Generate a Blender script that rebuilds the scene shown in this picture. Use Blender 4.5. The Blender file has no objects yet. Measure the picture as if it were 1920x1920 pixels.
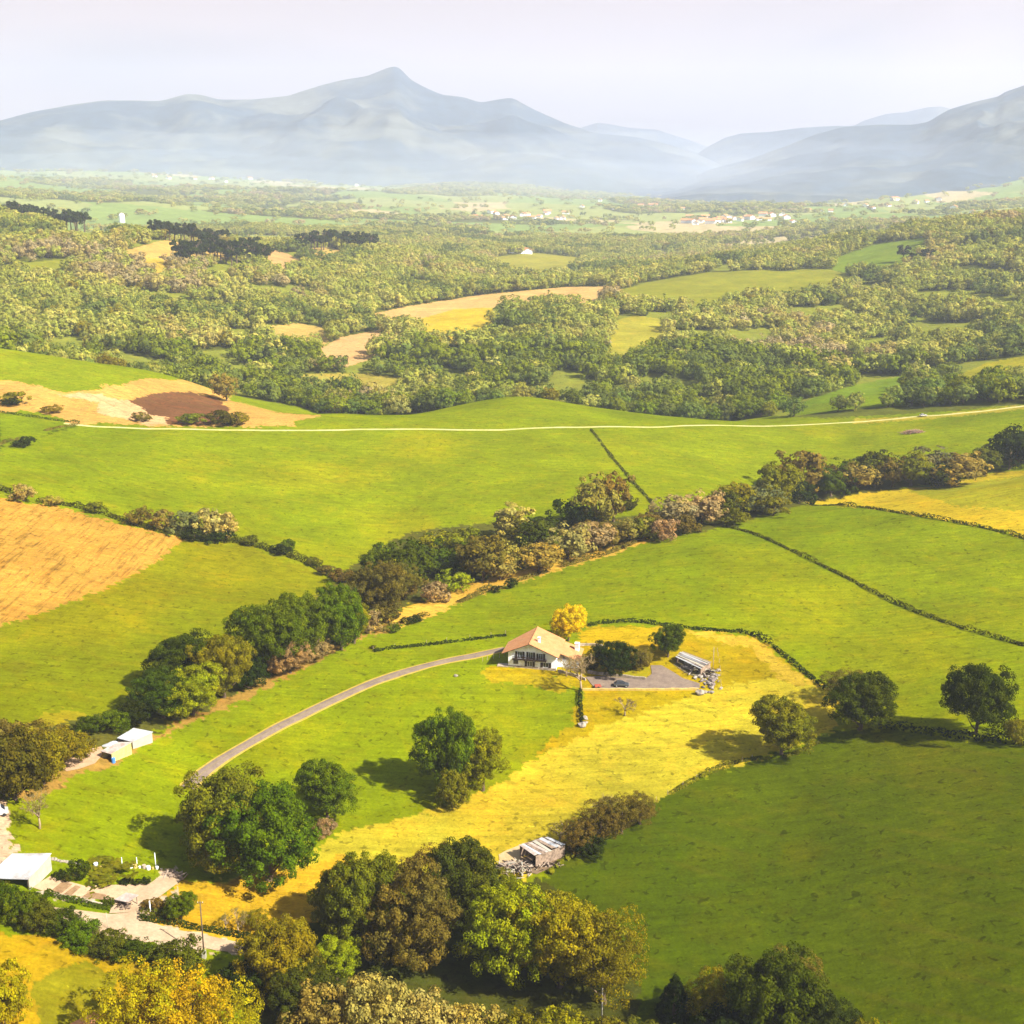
import bpy, math, random
import numpy as np
from mathutils import Vector, Matrix
R = math.radians
random.seed(7); rng = np.random.default_rng(7)
S = bpy.context.scene
COL = S.collection

# ------------------------------------------------------------------ camera
CAMZ, PITCH, FPX = 160.0, R(15.3), 2318.0
cam_d = bpy.data.cameras.new('camera'); cam = bpy.data.objects.new('camera', cam_d); COL.objects.link(cam)
cam.location = (0, 0, CAMZ); cam.rotation_euler = (R(90) - PITCH, 0, 0)
cam_d.sensor_width = 36; cam_d.lens = FPX / 1920 * 36; cam_d.clip_start = 1; cam_d.clip_end = 60000
S.camera = cam

def ray(px, py):
    a = (px - 960) / FPX; b = (960 - py) / FPX
    return Vector((a, math.cos(PITCH) + b * math.sin(PITCH), -math.sin(PITCH) + b * math.cos(PITCH)))
def tanof(px, py):            # drop per unit of horizontal distance along that line of sight
    d = ray(px, py); return d.z / math.hypot(d.x, d.y)
def azof(px, py):
    d = ray(px, py); return math.atan2(d.x, d.y)
def project(x, y, z):         # world -> survey picture coordinates
    zc = z - CAMZ
    yc = y * math.cos(PITCH) - zc * math.sin(PITCH)
    up = y * math.sin(PITCH) + zc * math.cos(PITCH)
    yc = np.maximum(yc, 1e-3)
    return 960 + FPX * x / yc, 960 - FPX * up / yc

# ------------------------------------------------------------------ noise
def _h(ix, iy, s):
    n = (ix.astype(np.int64) * 374761393 + iy.astype(np.int64) * 668265263 + s * 1442695041) & 0xffffffff
    n = ((n ^ (n >> 13)) * 1274126177) & 0xffffffff
    return ((n ^ (n >> 16)) & 0xffffff) / float(0xffffff)
def vn(x, y, s=0):
    x = np.asarray(x, float); y = np.asarray(y, float)
    ix = np.floor(x); iy = np.floor(y); fx = x - ix; fy = y - iy
    fx = fx * fx * (3 - 2 * fx); fy = fy * fy * (3 - 2 * fy)
    a = _h(ix, iy, s); b = _h(ix + 1, iy, s); c = _h(ix, iy + 1, s); d = _h(ix + 1, iy + 1, s)
    return (a * (1 - fx) + b * fx) * (1 - fy) + (c * (1 - fx) + d * fx) * fy
def fbm(x, y, o=4, s=0):
    t = 0; amp = .5
    for k in range(o):
        t = t + amp * vn(x * 2 ** k + 13.7 * k, y * 2 ** k - 7.1 * k, s + k); amp *= .5
    return t / (1 - .5 ** o)

# ------------------------------------------------------------------ terrain: surveyed spot heights -> smooth surface
# each line of sight: (picture column, [(picture row, horizontal distance) or ('z', height, distance)])
SPOTS = [
 (-100, [(1920,190),(1700,222),(1500,262),(1400,290),(1300,325),(1170,380),(1000,460),(925,505),(850,570),(785,650),(715,735),(643,815),('z',36,900),('z',26,1000),
         (600,1150),(500,1450),(440,1620),(400,1780),('z',60,2150),('z',45,2800),(372,3800),(345,5200),(318,7000)]),
 (300, [(1920,190),(1700,222),(1600,242),(1400,288),(1300,320),(1200,360),(1090,415),(1000,470),(900,545),(800,650),(770,690),(700,790),('z',14,920),
        (650,1050),(560,1280),(500,1420),(450,1560),('z',70,1700),('z',40,2050),('z',35,2600),(420,3300),(370,5000),(330,7000)]),
 (640, [(1920,190),(1700,222),(1550,252),(1400,288),(1250,333),(1180,365),(1110,412),(1060,450),(950,525),(850,605),(805,655),(776,702),('z',14,748),('z',3,800),('z',2,880),
        (650,1080),(600,1230),(540,1450),(490,1680),(465,1800),('z',45,2000),('z',30,2500),(430,3100),(380,5000),(345,7000)]),
 (960, [(1920,190),(1700,222),(1550,252),(1400,288),(1300,315),(1250,330),(1200,350),(1150,382),(1080,432),(1030,468),(950,517),(880,575),(805,665),(746,765),('z',5,850),('z',2,930),
        (640,1090),(600,1200),(560,1400),(540,1500),('z',20,1650),('z',15,2000),(480,2300),(440,3100),(400,4500),(352,7000)]),
 (1300, [(1920,190),(1700,222),(1500,262),(1350,302),(1250,332),(1180,360),(1100,400),(1020,448),(985,485),(950,520),(920,552),(880,600),(800,700),(783,745),('z',-3,830),('z',0,900),
        (700,960),(640,1100),(600,1200),(560,1350),(510,1620),('z',38,1750),('z',18,2000),(480,2400),(450,3000),(400,4600),(365,7000)]),
 (1600, [(1920,190),(1700,222),(1500,262),(1350,303),(1250,337),(1150,383),(1050,438),(990,483),(945,535),('z',8,580),
        (880,635),(850,670),(795,745),(772,790),('z',15,860),(735,930),(705,1000),(640,1180),(580,1330),(530,1480),(490,1720),(452,1980),('z',45,2300),(430,3200),(400,4500),(365,7000)]),
 (1980, [(1920,190),(1700,222),(1500,262),(1400,288),(1350,303),(1250,338),(1150,385),(1050,438),(950,500),(885,560),('z',20,610),
        (820,690),(765,780),('z',28,850),(710,940),(670,1020),(600,1220),(500,1530),(430,1750),(405,1850),('z',70,2150),(395,3500),(350,5200),(300,7000)]),
]
_u, _v, _z = [], [], []
def _spot(px, L, azp=None):
    for it in L:
        if it[0] == 'z': _, z, r = it; az = azof(px, 500) if azp is None else azp
        else:
            py, r = it; z = CAMZ + tanof(px, py) * r; az = azof(px, py) if azp is None else azp
        _u.append(az); _v.append(math.log(r)); _z.append(z)
for px, L in SPOTS: _spot(px, L)
for e, azp in ((-100, R(-42)), (-100, R(-60)), (1980, R(42)), (1980, R(60))):
    _spot(e, dict(SPOTS)[e], azp)
US = 1.15
P = np.array([np.array(_u) * US, np.array(_v)]).T; Zc = np.array(_z)
def _phi(a, b):
    d2 = (a[:, None, 0] - b[None, :, 0]) ** 2 + (a[:, None, 1] - b[None, :, 1]) ** 2
    return np.where(d2 > 0, .5 * d2 * np.log(d2 + 1e-12), 0)
n = len(P); A = np.zeros((n + 3, n + 3)); A[:n, :n] = _phi(P, P) + 2e-4 * np.eye(n)
A[:n, n] = 1; A[:n, n + 1:] = P; A[n, :n] = 1; A[n + 1:, :n] = P.T
W = np.linalg.solve(A, np.concatenate([Zc, [0, 0, 0]]))
AZ0, AZ1, V0, V1 = R(-62), R(62), math.log(60), math.log(16000)
NA, NV = 260, 420
ga = np.linspace(AZ0, AZ1, NA); gv = np.linspace(V0, V1, NV)
Ga, Gv = np.meshgrid(ga, gv, indexing='ij'); Q = np.stack([Ga.ravel() * US, np.clip(Gv.ravel(), math.log(170), math.log(7500))], 1)
G = np.empty(len(Q))
for i in range(0, len(Q), 8000):
    q = Q[i:i + 8000]; G[i:i + 8000] = _phi(q, P) @ W[:n] + W[n] + q @ W[n + 1:]
G = G.reshape(NA, NV)

def height(x, y):
    x = np.asarray(x, float); y = np.asarray(y, float)
    r = np.hypot(x, y); az = np.arctan2(x, y)
    fa = np.clip((az - AZ0) / (AZ1 - AZ0) * (NA - 1), 0, NA - 1.001); fv = np.clip((np.log(np.maximum(r, 1)) - V0) / (V1 - V0) * (NV - 1), 0, NV - 1.001)
    ia = fa.astype(int); iv = fv.astype(int); a = fa - ia; v = fv - iv
    z = (G[ia, iv] * (1 - a) + G[ia + 1, iv] * a) * (1 - v) + (G[ia, iv + 1] * (1 - a) + G[ia + 1, iv + 1] * a) * v
    # small undulations, growing with distance into real hills and dales
    z = z + (fbm(x / 60, y / 60, 3, 3) - .5) * 3.2 * np.clip((r - 150) / 300, .15, 1)
    z = z + (fbm(x / 260, y / 260, 3, 9) - .5) * 26 * np.clip((r - 900) / 900, 0, 1)
    z = z + (fbm(x / 900, y / 900, 3, 19) - .5) * 70 * np.clip((r - 2600) / 2500, 0, 1)
    return z
_rr = np.exp(np.linspace(math.log(120), math.log(9000), 2600))
def hit(px, py, rmin=0, rmax=1e9):
    d = ray(px, py); hd = math.hypot(d.x, d.y)
    rr = _rr[(_rr > rmin) & (_rr < rmax)]
    zz = CAMZ + d.z / hd * rr - height(d.x / hd * rr, d.y / hd * rr)
    k = np.where(zz < 0)[0]
    i = k[0] if len(k) else int(np.argmin(zz))
    if i > 0 and len(k):
        t = zz[i - 1] / (zz[i - 1] - zz[i]); r = rr[i - 1] + t * (rr[i] - rr[i - 1])
    else: r = rr[i]
    x, y = d.x / hd * r, d.y / hd * r
    return Vector((x, y, float(height(x, y))))
def slant(p): return math.sqrt(p.x ** 2 + p.y ** 2 + (p.z - CAMZ) ** 2)

# ------------------------------------------------------------------ node helpers
def new_mat(name):
    m = bpy.data.materials.new(name); m.use_nodes = True; nt = m.node_tree; nt.nodes.clear(); return m, nt
def N(nt, t, **kw):
    nd = nt.nodes.new(t)
    for k, v in kw.items():
        if k.startswith('i_'): nd.inputs[k[2:].replace('_', ' ')].default_value = v
        else: setattr(nd, k, v)
    return nd
def noise(nt, vec, scale, detail=3, rough=.55, dist=0):
    nn = N(nt, 'ShaderNodeTexNoise'); nn.inputs['Scale'].default_value = scale; nn.inputs['Detail'].default_value = detail
    nn.inputs['Roughness'].default_value = rough; nn.inputs['Distortion'].default_value = dist
    if vec is not None: nt.links.new(vec, nn.inputs['Vector'])
    return nn.outputs['Fac']
def mrange(nt, v, a, b, c, d, clamp=True):
    m = N(nt, 'ShaderNodeMapRange'); m.clamp = clamp
    for k, q in zip(('From Min', 'From Max', 'To Min', 'To Max'), (a, b, c, d)): m.inputs[k].default_value = q
    nt.links.new(v, m.inputs['Value']); return m.outputs['Result']
def mth(nt, op, a, b=None):
    m = N(nt, 'ShaderNodeMath', operation=op)
    for i, q in enumerate((a, b)):
        if q is None: continue
        if isinstance(q, (int, float)): m.inputs[i].default_value = q
        else: nt.links.new(q, m.inputs[i])
    return m.outputs[0]
def mixc(nt, fac, a, b, mode='MIX'):
    m = N(nt, 'ShaderNodeMix', data_type='RGBA', blend_type=mode)
    for sock, q in ((m.inputs[0], fac), (m.inputs[6], a), (m.inputs[7], b)):
        if isinstance(q, (int, float)): sock.default_value = q
        elif isinstance(q, (tuple, list)): sock.default_value = tuple(q) + ((1,) if len(q) == 3 else ())
        else: nt.links.new(q, sock)
    return m.outputs[2]
def vscale(nt, vec, f):
    v = N(nt, 'ShaderNodeVectorMath', operation='SCALE'); nt.links.new(vec, v.inputs[0]); nt.links.new(f, v.inputs['Scale']); return v.outputs[0]

def plain(name, col, rough=.8, metallic=0, var=.15, scale=2.0, bump=0.0, spec=.3, dirt=None):
    m, nt = new_mat(name); out = N(nt, 'ShaderNodeOutputMaterial'); b = N(nt, 'ShaderNodeBsdfPrincipled')
    tc = N(nt, 'ShaderNodeTexCoord'); nz = noise(nt, tc.outputs['Object'], scale, 4, .6)
    f = mrange(nt, nz, .3, .7, 1 - var, 1 + var)
    c = vscale(nt, mixc(nt, 0.0, col, col), f)
    if dirt:
        d2 = mrange(nt, noise(nt, tc.outputs['Object'], scale * .35, 5, .7), .5, .68, 0, 1)
        c = mixc(nt, d2, c, dirt)
    nt.links.new(c, b.inputs['Base Color']); b.inputs['Roughness'].default_value = rough; b.inputs['Metallic'].default_value = metallic
    b.inputs['Specular IOR Level'].default_value = spec
    if bump:
        bp = N(nt, 'ShaderNodeBump'); bp.inputs['Strength'].default_value = bump; bp.inputs['Distance'].default_value = .05
        nt.links.new(noise(nt, tc.outputs['Object'], scale * 4, 3, .6), bp.inputs['Height']); nt.links.new(bp.outputs[0], b.inputs['Normal'])
    nt.links.new(b.outputs[0], out.inputs['Surface']); return m

# ------------------------------------------------------------------ object helpers
def link(name, me, mats=(), parent=None, **props):
    o = bpy.data.objects.new(name, me); COL.objects.link(o)
    if me is not None:
        for m in (mats if isinstance(mats, (list, tuple)) else [mats]): me.materials.append(m)
    if parent is not None: o.parent = parent
    for k, v in props.items(): o[k] = v
    return o
def tag(o, label=None, cat=None, group=None, kind=None):
    if label: o['label'] = label
    if cat: o['category'] = cat
    if group: o['group'] = group
    if kind: o['kind'] = kind
    return o
def thing(name, label, cat, loc=(0, 0, 0), rz=0, group=None):
    o = bpy.data.objects.new(name, None); COL.objects.link(o); o.empty_display_size = .5
    o.location = loc; o.rotation_euler = (0, 0, rz); return tag(o, label, cat, group)
def mesh_np(name, co, faces, mats=(), smooth=False):
    me = bpy.data.meshes.new(name); co = np.asarray(co, np.float32)
    me.vertices.add(len(co)); me.vertices.foreach_set('co', co.ravel())
    faces = np.asarray(faces, np.int32); k = faces.shape[1]
    me.loops.add(faces.size); me.loops.foreach_set('vertex_index', faces.ravel())
    me.polygons.add(len(faces)); me.polygons.foreach_set('loop_start', np.arange(0, faces.size, k, dtype=np.int32))
    me.polygons.foreach_set('loop_total', np.full(len(faces), k, np.int32))
    if smooth: me.polygons.foreach_set('use_smooth', np.ones(len(faces), bool))
    me.update(calc_edges=True)
    for m in mats: me.materials.append(m)
    return me
def vcol(me, name, arr):
    a = me.color_attributes.new(name=name, type='FLOAT_COLOR', domain='POINT')
    full = np.ones((len(arr), 4), np.float32); full[:, :arr.shape[1]] = arr; a.data.foreach_set('color', full.ravel())

class MB:
    """collects solids into one mesh"""
    def __init__(s): s.v = []; s.f = []
    def add(s, vs, fs):
        k = len(s.v); s.v += [tuple(v) for v in vs]; s.f += [tuple(i + k for i in f) for f in fs]; return s
    def box(s, x0, y0, z0, x1, y1, z1):
        return s.add([(x0,y0,z0),(x1,y0,z0),(x1,y1,z0),(x0,y1,z0),(x0,y0,z1),(x1,y0,z1),(x1,y1,z1),(x0,y1,z1)],
                     [(0,3,2,1),(4,5,6,7),(0,1,5,4),(1,2,6,5),(2,3,7,6),(3,0,4,7)])
    def prism(s, poly, a, b, axis='y'):
        n = len(poly)
        f = {'y': lambda p, t: (p[0], t, p[1]), 'x': lambda p, t: (t, p[0], p[1]), 'z': lambda p, t: (p[0], p[1], t)}[axis]
        vs = [f(p, a) for p in poly] + [f(p, b) for p in poly]
        return s.add(vs, [tuple(range(n)), tuple(range(2 * n - 1, n - 1, -1))] + [(i, i + n, (i + 1) % n + n, (i + 1) % n) for i in range(n)])
    def slab(s, quad, t):   # a thick plate from 4 corner points (top), thickness t down
        q = [Vector(p) for p in quad]; nrm = (q[1] - q[0]).cross(q[3] - q[0]).normalized()
        if nrm.z < 0: nrm = -nrm
        lo = [p - nrm * t for p in q]
        return s.add(q + lo, [(0,1,2,3),(7,6,5,4)] + [(i, i + 4, (i + 1) % 4 + 4, (i + 1) % 4) for i in range(4)])
    def tube(s, pts, rad, n=6):
        pts = [Vector(p) for p in pts]; k0 = len(s.v); m = len(pts)
        rad = rad if isinstance(rad, (list, tuple)) else [rad] * m
        for i, p in enumerate(pts):
            t = (pts[min(i + 1, m - 1)] - pts[max(i - 1, 0)]).normalized()
            a = t.orthogonal().normalized() if i == 0 else (a_ - t * a_.dot(t)).normalized()
            a_ = a; b = t.cross(a)
            for j in range(n):
                th = 2 * math.pi * j / n; s.v.append(tuple(p + (a * math.cos(th) + b * math.sin(th)) * rad[i]))
        for i in range(m - 1):
            for j in range(n):
                s.f.append((k0 + i * n + j, k0 + i * n + (j + 1) % n, k0 + (i + 1) * n + (j + 1) % n, k0 + (i + 1) * n + j))
        s.f.append(tuple(k0 + j for j in range(n))[::-1]); s.f.append(tuple(k0 + (m - 1) * n + j for j in range(n))); return s
    def mesh(s, name, smooth=False):
        me = bpy.data.meshes.new(name); me.from_pydata(s.v, [], s.f); me.validate()
        import bmesh
        b = bmesh.new(); b.from_mesh(me); bmesh.ops.recalc_face_normals(b, faces=b.faces); b.to_mesh(me); b.free()
        if smooth: me.polygons.foreach_set('use_smooth', [True] * len(me.polygons))
        me.update(); return me
    def obj(s, name, mat, parent=None, smooth=False, **kw): return link(name, s.mesh(name, smooth), mat, parent, **kw)

# ------------------------------------------------------------------ world, sun
SUN_EL, SUN_AZ = R(41), R(-30)      # azimuth measured from +X: the sun stands right of the camera and a little behind it
sd = Vector((math.cos(SUN_AZ) * math.cos(SUN_EL), math.sin(SUN_AZ) * math.cos(SUN_EL), math.sin(SUN_EL)))
sl = bpy.data.lights.new('sun', 'SUN'); sl.energy = 5.0; sl.angle = R(.55); sl.color = (1, .93, .80)
so = bpy.data.objects.new('sun', sl); COL.objects.link(so); so.rotation_euler = sd.to_track_quat('Z', 'Y').to_euler()
w = bpy.data.worlds.new('World'); S.world = w; w.use_nodes = True; nt = w.node_tree; nt.nodes.clear()
sky = N(nt, 'ShaderNodeTexSky'); sky.sky_type = 'NISHITA'; sky.sun_disc = False; sky.sun_elevation = SUN_EL
sky.sun_rotation = math.atan2(sd.x, sd.y); sky.air_density = 1.0; sky.dust_density = 2.5; sky.ozone_density = 1.0
tc = N(nt, 'ShaderNodeTexCoord'); mp = N(nt, 'ShaderNodeMapping'); mp.inputs['Scale'].default_value = (1, 1, 3.5)
nt.links.new(tc.outputs['Generated'], mp.inputs['Vector'])
low = N(nt, 'ShaderNodeSeparateXYZ'); nt.links.new(tc.outputs['Generated'], low.inputs[0])
bank = mrange(nt, low.outputs['Z'], .16, .50, 1, .06)          # the cloud bank lies low, the zenith is mostly clear
cl = mth(nt, 'MULTIPLY', mrange(nt, noise(nt, mp.outputs[0], 2.2, 5, .55, .6), .32, .66, .70, .96), bank)
cloudc = mixc(nt, mrange(nt, noise(nt, mp.outputs[0], 1.6, 4, .5, .4), .38, .62, 0, 1), (1.9, 1.45, 1.55), (5.2, 3.7, 3.6))
bg = N(nt, 'ShaderNodeBackground'); bg.inputs['Strength'].default_value = .050
nt.links.new(mixc(nt, cl, sky.outputs[0], cloudc), bg.inputs['Color'])
wo = N(nt, 'ShaderNodeOutputWorld'); nt.links.new(bg.outputs[0], wo.inputs['Surface'])
S.view_settings.view_transform = 'Standard'; S.view_settings.look = 'None'; S.view_settings.exposure = 1.52; S.view_settings.gamma = 1
S.view_settings.use_curve_mapping = False
S.render.engine = 'CYCLES'; S.cycles.use_denoising = True; S.cycles.denoiser = 'OPENIMAGEDENOISE'
try: S.cycles.denoising_prefilter = 'ACCURATE'
except Exception: pass
S.cycles.max_bounces = 5; S.cycles.diffuse_bounces = 2; S.cycles.transmission_bounces = 3; S.cycles.volume_bounces = 2
S.cycles.transparent_max_bounces = 8; S.cycles.caustics_reflective = False; S.cycles.caustics_refractive = False
# ------------------------------------------------------------------ what grows where: fields surveyed as outlines
def inpoly(X, Y, poly):
    ins = np.zeros(X.shape, bool); n = len(poly); j = n - 1
    for i in range(n):
        xi, yi = poly[i]; xj, yj = poly[j]
        c = ((yi > Y) != (yj > Y)) & (X < (xj - xi) * (Y - yi) / (yj - yi + 1e-12) + xi); ins ^= c; j = i
    return ins
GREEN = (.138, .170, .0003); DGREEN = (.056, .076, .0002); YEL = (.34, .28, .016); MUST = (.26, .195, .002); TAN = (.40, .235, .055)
GRN2 = (.150, .185, .001)
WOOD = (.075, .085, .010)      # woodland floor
# (class, colour, furrow, outline, rmin, rmax)   class: 0 wood, 1 pasture, 2 tilled, 3 bare
F = []
def fld(col, poly, rmin, rmax, furrow=0., cls=1): F.append((cls, col, furrow, poly, rmin, rmax))
fld(GREEN, [(-1500,2900),(3400,2900),(3400,1100),(3000,700),(1920,753),(1600,793),(1200,803),(1160,740),(-1500,740)], 0, 775)        # all near pasture
fld(GREEN, [(480,810),(560,775),(700,756),(820,745),(960,739),(1060,741),(1200,757),(1300,775),(1400,779),(1560,784),(1750,772),(2100,745),(2100,830),(1300,830),(480,830)], 600, 815)
fld((.30,.245,.02), [(1600,786),(1760,778),(1930,758),(2100,750),(2100,762),(1930,766),(1760,784),(1600,796)], 640, 860)
fld(GRN2, [(-400,640),(0,643),(130,650),(300,692),(395,722),(450,740),(590,768),(600,790),(420,800),(-400,800)], 600, 860)
fld(TAN, [(-400,700),(0,708),(60,722),(110,735),(160,728),(260,713),(340,712),(400,735),(520,775),(600,776),(540,798),(400,800),(250,797),(130,788),(0,772),(-400,765)], 560, 800, .1, 3)
fld((.46,.30,.14), [(100,738),(190,735),(250,752),(300,775),(330,797),(260,796),(190,758)], 560, 800, 0, 3)
fld((.12,.055,.022), [(240,752),(300,740),(352,735),(405,752),(430,775),(400,796),(330,797),(270,766)], 560, 800, 0, 3)
fld(GRN2, [(440,735),(520,752),(590,768),(560,778),(500,768),(430,750)], 560, 840)
fld(DGREEN, [(0,790),(-400,790),(-400,860),(0,842),(66,822),(150,797),(140,794),(20,840),(0,838)], 500, 700)
# fields on the near spur
fld((.36,.195,.030), [(-600,880),(0,936),(120,952),(230,985),(348,1010),(330,1030),(250,1080),(130,1130),(0,1172),(-600,1350)], 300, 620, 1., 2)
fld((.128,.142,.0003), [(348,1012),(480,1030),(600,1075),(640,1100),(560,1160),(360,1220),(240,1330),(100,1380),(0,1420),(-600,1500),(-600,1350),(0,1174),(130,1132),(250,1082)], 240, 520)
fld((.20,.17,.005), [(-600,1500),(0,1420),(100,1380),(180,1345),(120,1330),(0,1370),(-600,1420)], 240, 400)
# narrow straw-coloured strip between the two hedges
fld((.43,.27,.035), [(690,1180),(760,1140),(850,1105),(960,1070),(1090,1036),(1200,1010),(1225,1012),(1150,1040),(1000,1082),(880,1122),(800,1158),(720,1185)], 330, 560)
# yellow field upper right
fld((.36,.265,.010), [(1500,944),(1600,926),(1750,910),(1850,890),(1940,866),(2500,800),(2500,1100),(1940,1012),(1850,990),(1750,970),(1620,952)], 380, 640)
fld((.24,.225,.008), [(1700,920),(1850,900),(2500,820),(2500,1000),(1940,960),(1800,950)], 380, 640)
# golden lawn round the farm
fld(MUST, [(1085,1180),(1130,1172),(1240,1175),(1400,1190),(1448,1212),(1490,1250),(1550,1295),(1470,1290),(1360,1290),(1250,1330),(1080,1385),(1000,1420),(1080,1350),(1090,1300),(1050,1270),(900,1262),(890,1268),(910,1255),(1080,1235)], 240, 460)
fld((.34,.235,.004), [(1085,1178),(1240,1178),(1235,1205),(1200,1222),(1120,1218),(1085,1205)], 240, 460)
fld((.36,.25,.02), [(1290,1182),(1400,1192),(1440,1210),(1480,1250),(1560,1300),(1520,1305),(1450,1262),(1410,1212),(1300,1196)], 240, 460)
fld((.26,.20,.004), [(905,1262),(1000,1262),(1060,1275),(1075,1300),(1000,1285),(920,1275)], 240, 460)
# yellow hay strip
fld(YEL, [(250,1700),(340,1652),(420,1650),(540,1628),(640,1560),(760,1532),(850,1512),(930,1470),(1000,1425),(1100,1372),(1200,1337),(1310,1302),(1380,1280),(1450,1274),(1530,1288),(1575,1300),(1560,1370),(1480,1400),(1400,1426),(1330,1448),(1230,1502),(1130,1545),(1040,1600),(930,1680),(800,1760),(600,1790),(480,1790),(380,1770),(270,1730)], 180, 400)
fld((.36,.22,.010), [(250,1700),(340,1652),(430,1652),(560,1632),(640,1600),(700,1640),(600,1720),(560,1790),(480,1790),(380,1770),(270,1730)], 180, 400)
# big dark pasture lower right
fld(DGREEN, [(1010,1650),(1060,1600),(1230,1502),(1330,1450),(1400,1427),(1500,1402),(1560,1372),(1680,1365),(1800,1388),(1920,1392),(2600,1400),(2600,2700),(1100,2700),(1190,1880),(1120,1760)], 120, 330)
fld((.30,.19,.004), [(-600,1745),(0,1748),(80,1752),(160,1790),(260,1800),(330,1830),(400,1900),(420,2100),(-600,2400)], 120, 260)
fld((.17,.15,.004), [(60,1840),(150,1800),(220,1830),(200,1930),(80,1940)], 120, 260)
# floor under the lower trees
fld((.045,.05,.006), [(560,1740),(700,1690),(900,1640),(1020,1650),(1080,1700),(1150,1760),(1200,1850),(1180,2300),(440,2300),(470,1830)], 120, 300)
fld((.40,.30,.20), [(80,1688),(330,1690),(335,1640),(320,1625),(240,1700),(300,1780),(460,1790),(440,1770),(330,1745),(270,1725),(340,1650)], 200, 260)
fld((.42,.31,.20), [(0,1560),(-40,1640),(30,1600),(10,1500),(-60,1480),(-60,1560)], 200, 300)
fld((.25,.15,.03), [(20,1500),(60,1470),(150,1430),(190,1400),(290,1375),(480,1285),(640,1200),(800,1150),(830,1140),(700,1190),(640,1215),(480,1300),(300,1382),(200,1440),(150,1450),(60,1500)], 240, 480, 0, 3)
# hedge valley floor (scrub)
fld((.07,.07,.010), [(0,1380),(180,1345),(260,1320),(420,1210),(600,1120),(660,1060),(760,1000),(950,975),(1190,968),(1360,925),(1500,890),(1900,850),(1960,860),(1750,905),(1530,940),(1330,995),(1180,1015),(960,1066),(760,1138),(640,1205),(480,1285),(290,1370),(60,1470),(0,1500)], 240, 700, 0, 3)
# far clearings in the woods
def clr(col, poly, a, b, fw=0.):
    for dy in (0, 5, 10, 15): fld(col, [(x, y + dy * 1300 / a) for x, y in poly], a * .93, b, fw, 2)
clr((.42,.27,.09), [(690,590),(760,575),(900,553),(1060,538),(1180,536),(1100,550),(950,566),(800,588),(730,598)], 1100, 1600)
clr((.38,.28,.02), [(770,603),(850,580),(935,576),(920,600),(860,628),(800,622)], 1050, 1500)
clr((.34,.24,.06), [(495,612),(560,606),(622,616),(600,634),(520,636)], 1000, 1400)
clr((.42,.26,.10), [(585,662),(640,632),(715,618),(705,650),(650,668)], 950, 1350)
clr((.17,.175,.012), [(1150,548),(1210,530),(1330,510),(1440,505),(1530,516),(1575,540),(1430,548),(1290,560),(1180,560)], 1200, 1800)
clr((.17,.175,.012), [(1490,500),(1560,506),(1610,524),(1540,520)], 1200, 1800)
clr((.12,.17,.012), [(1560,494),(1570,482),(1640,458),(1745,444),(1720,470),(1690,494),(1600,500)], 1500, 2200)
clr((.20,.19,.02), [(925,482),(1000,474),(1095,478),(1070,502),(1000,508),(940,502)], 1600, 2400)
clr((.36,.24,.06), [(225,472),(300,452),(380,443),(440,446),(430,470),(360,480),(290,480)], 1300, 1700)
clr((.36,.22,.08), [(500,464),(540,476),(575,494),(520,502),(496,490)], 1300, 1800)
clr((.32,.23,.03), [(270,485),(300,484),(322,500),(300,512),(270,500)], 1200, 1700)
clr((.36,.25,.06), [(560,460),(600,458),(640,470),(600,476)], 1400, 1900)
clr((.17,.19,.02), [(90,436),(160,420),(225,432),(160,440)], 1300, 1900)
clr((.17,.19,.03), [(790,468),(840,462),(880,470),(830,480)], 1500, 2100)
clr((.24,.22,.02), [(1140,605),(1190,590),(1250,600),(1240,640),(1180,664),(1130,668),(1140,640)], 1000, 1400)
fld((.11,.165,.006), [(1470,775),(1520,748),(1600,722),(1700,704),(1735,712),(1690,742),(1580,768)], 820, 1100)
fld((.22,.205,.008), [(1790,706),(1850,680),(1960,660),(2200,640),(2200,700),(1960,694),(1850,708),(1800,716)], 900, 1250)
fld((.20,.20,.015), [(1230,742),(1330,768),(1400,775),(1470,770),(1400,755),(1300,745)], 800, 1000)
clr((.24,.20,.03), [(540,705),(600,700),(690,700),(780,712),(700,716),(600,712)], 850, 1100)
clr((.17,.18,.012), [(0,498),(90,488),(170,482),(90,498),(0,508)], 1200, 1700)

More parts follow.
